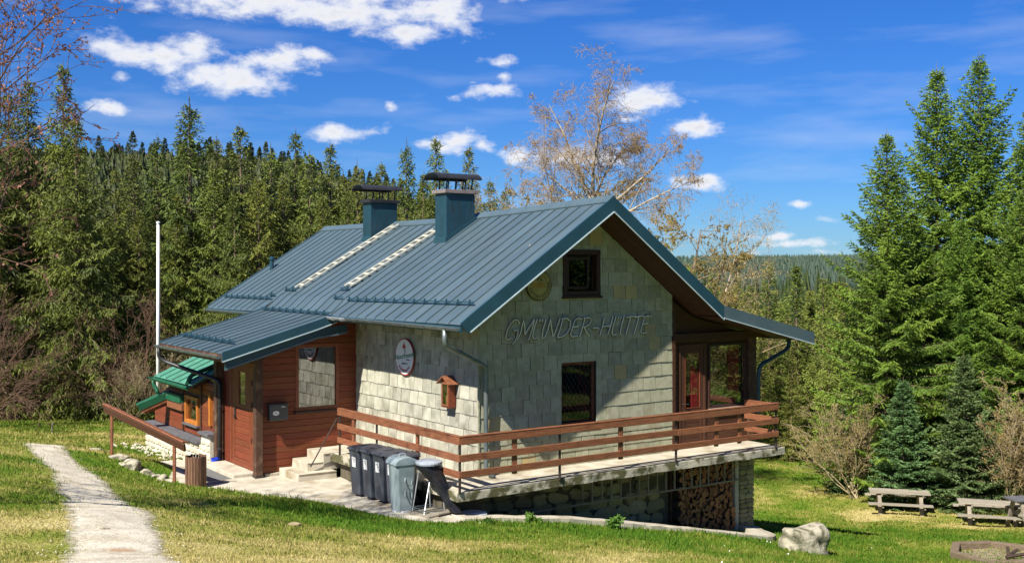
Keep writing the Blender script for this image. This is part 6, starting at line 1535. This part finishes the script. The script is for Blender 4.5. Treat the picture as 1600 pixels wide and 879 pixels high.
def set_woody(name, label, cat, parts, loc, rz=0, s=1., group=None):
    t = thing(name, label, cat, loc, rz, group); t.scale = (s, s, s)
    for n, me in parts: link(n, me, t)
    return t
BIRCH = dict(seg=.4, wig=[.05, .10, .13, .10], grav=[0, .02, -.22, -.75], taper=.85, rmin=.0035, lev=3, kids=[13, 9, 10], lo=[.12, .15, .1], ang=[48, 48, 50], lift=[.12, .05, -.2], rat=[.52, .52, .9], rr=[.5, .5, .6], tipshort=.9)
d = 38; X = (925 - MID) / FOC * d; zb = gz(X, d); hf = EYE + (HOR - 318) / FOC * d - zb
parts = woody(11, [((0, 0, 0), (0, 0, 1), hf + .2, .22), ((0, 0, hf), (-.38, .1, 1), 3.9, .065), ((0, 0, hf), (.03, -.05, 1), 4.3, .075), ((0, 0, hf - .2), (-1., .2, .65), 3.0, .05), ((0, 0, hf - .5), (.95, .05, .66), 3.9, .065), ((.0, 0, hf - .9), (1, -.2, .36), 3.9, .06), ((.0, 0, hf), (.5, .5, .9), 3.2, .05)], BIRCH, 'birch', 'twig', 'catkin', .050, .85, .42)
set_woody('birch_tree', 'tall leafless birch with hanging golden twigs behind the roof ridge', 'tree', parts, (X, d, zb))
B2 = dict(BIRCH, kids=[12, 7, 7])
parts = woody(12, [((0, 0, 0), (.1, 0, 1), 11.5, .13), ((0, 0, 4.5), (.28, 0, 1), 6.5, .09)], B2, 'birch', 'twig', 'catkin', .07, .45)
d = 56; X = (1105 - MID) / FOC * d; zb = gz(X, d); zt = EYE + (HOR - 335) / FOC * d
set_woody('birch_tree', 'small slender birch standing over the thicket past the roof end', 'tree', parts, (X, d, zb), 0, (zt - zb) / 11.3)
LAR = dict(seg=.5, wig=[.05, .12, .14, .14], grav=[0, .08, .02, -.05], taper=.85, rmin=.006, lev=3, kids=[18, 8, 6], lo=[.12, .15, .1], ang=[55, 45, 42], lift=[.1, .1, 0], rat=[.34, .5, .55], rr=[.4, .55, .6])
parts = woody(13, [((0, 0, 0), (.02, 0, 1), 9, .14), ((.3, .2, 0), (-.2, 0, 1), 7.5, .10)], LAR, 'trunk', 'twig', 'larch', .06, 3.2, .6)
LG = 'budding golden trees behind the roof'
for px, top, d, s, lb in ((870, 288, 52, 1, 'budding golden tree beside the birch above the ridge'), (830, 296, 58, 1, 'low golden budding tree at the end of the spruces above the ridge'), (1040, 340, 50, 1, 'golden budding tree just over the steep gable verge'), (1085, 395, 54, 1, 'golden budding tree under the small birch'), (1130, 455, 58, 1, 'olive budding tree next to the roof end'), (985, 300, 60, 1, 'golden budding tree hidden by the gable peak'), (1165, 500, 62, 1, 'low budding tree at the edge of the far hill view')):
    X = (px - MID) / FOC * d; zb = gz(X, d); set_woody('budding_tree', lb, 'tree', parts, (X, d, zb), random.random() * 6, (EYE + (HOR - top) / FOC * d - zb) / 8.8, LG)
# straw-coloured bushes by the picnic tables
BUSH = dict(seg=.22, wig=[.10, .15, .18, .2], grav=[-.03, -.03, -.02, 0], taper=.85, rmin=.0045, lev=3, kids=[9, 6, 4], lo=[.25, .15, .1], ang=[32, 38, 40], lift=[.15, .1, .05], rat=[.55, .55, .55], rr=[.55, .6, .7])
def stems(n, spread, L, r, seed, lift=1.):
    q = random.Random(seed); return [((q.uniform(-.15, .15), q.uniform(-.15, .15), 0), (q.gauss(0, spread), q.gauss(0, spread), lift), L * q.uniform(.6, 1.1), r) for _ in range(n)]
bush = woody(21, stems(13, .42, 2.6, .02, 2), BUSH, 'palebark', 'paletwig', 'larch', .045, .5, .6)
for px, py, d, s, rz, lb in ((1335, 775, 41, 1.3, 0, 'bare straw-coloured bush standing behind the first picnic table'), (1585, 770, 38, 1.35, 2, 'big bare straw-coloured bush overhanging the second picnic table'), (1640, 760, 37, 1.5, 4, 'bare bush at the very edge of the picture by the grey-topped table'), (1560, 700, 44, 1.2, 5, 'bare straw bush behind the dark young fir')):
    p = at(px, py, d); set_woody('bare_bush', lb, 'bush', bush, (p[0], p[1], gz(p[0], p[1])), rz, s, 'bare straw-coloured bushes')
# reddish tangle at the meadow's far edge
RB = dict(BUSH, seg=.3, kids=[9, 6, 4], wig=[.12, .17, .2, .22])
red = woody(22, stems(11, .5, 3.6, .03, 5), RB, 'redtwig', 'redtwig'); pale = woody(23, stems(12, .55, 3.2, .026, 6), RB, 'paletwig', 'paletwig')
for px, py, d, s, rz, k, lb in ((215, 640, 41, 1.15, 0, 0, 'reddish leafless thicket behind the flagpole'), (200, 645, 40, .9, 1, 1, 'pale leafless thicket low beside the flagpole'), (262, 640, 42, 1.15, 2, 1, 'pale tangled bush just behind the green shed roof'), (20, 645, 41, 1.0, 3, 0, 'reddish leafless bush at the dark forest edge'), (70, 640, 43, .6, 4, 0, 'low reddish bush under the broad sunlit spruce'), (150, 640, 42, .6, 5, 0, 'brown leafless shrub near the bare spruce trunk'), (310, 620, 42, 1.2, 1.5, 1, 'pale leafless bush between flagpole and porch canopy'), (-40, 645, 36, 1.25, 2.5, 0, 'reddish bush partly outside the picture at the meadow edge')):
    p = at(px, py, d); set_woody('leafless_shrub', lb, 'shrub', (pale if k else red), (p[0], p[1], gz(p[0], p[1])), rz, s, 'leafless shrubs at the forest edge')
# budding tree whose branches reach in from the side
BUD = dict(seg=.3, wig=[.05, .10, .14, .16], grav=[0, .04, .05, .04], taper=.85, rmin=.004, lev=3, kids=[24, 10, 6], lo=[.25, .15, .1], ang=[62, 45, 45], lift=[.2, .12, .1], rat=[.60, .42, .5], rr=[.42, .55, .6])
X, Y = -6.6, 13.2; zb = gz(X, Y)
parts = woody(31, [((0, 0, 0), (.02, .02, 1), 8.2, .09), ((0, 0, 1.2), (-.25, .15, 1), 6.5, .07)], BUD, 'trunk', 'redtwig', 'bud', .040, 1.6, .7)
set_woody('budding_tree', 'near tree with pink buds reaching into the sky corner', 'tree', parts, (X, Y, zb), .6)
# leafy weeds at the slab edge
WD = dict(seg=.08, wig=[.15, .2], grav=[-.05, -.1], taper=.8, rmin=.003, lev=1, kids=[5], lo=[.2], ang=[50], lift=[.1], rat=[.5], rr=[.6])
weed = woody(41, stems(9, .45, .38, .006, 7), WD, 'weed', 'weed', 'weed', .10, 5, .5)
for x, y, s, lb in ((.2, -1.5, 1.0, 'leafy weed growing at the slab edge under the terrace corner'), (2.0, -1.62, 1.15, 'bushy weed growing at the slab edge below the middle rail post'), (-.9, -1.75, .6, 'small weed at the corner of the concrete forecourt')):
    s *= .62; p = L2W(x, y); set_woody('weed', lb, 'weed', weed, (p.x, p.y, gz(p.x, p.y) - .02), x, s, 'weeds along the slab edge')
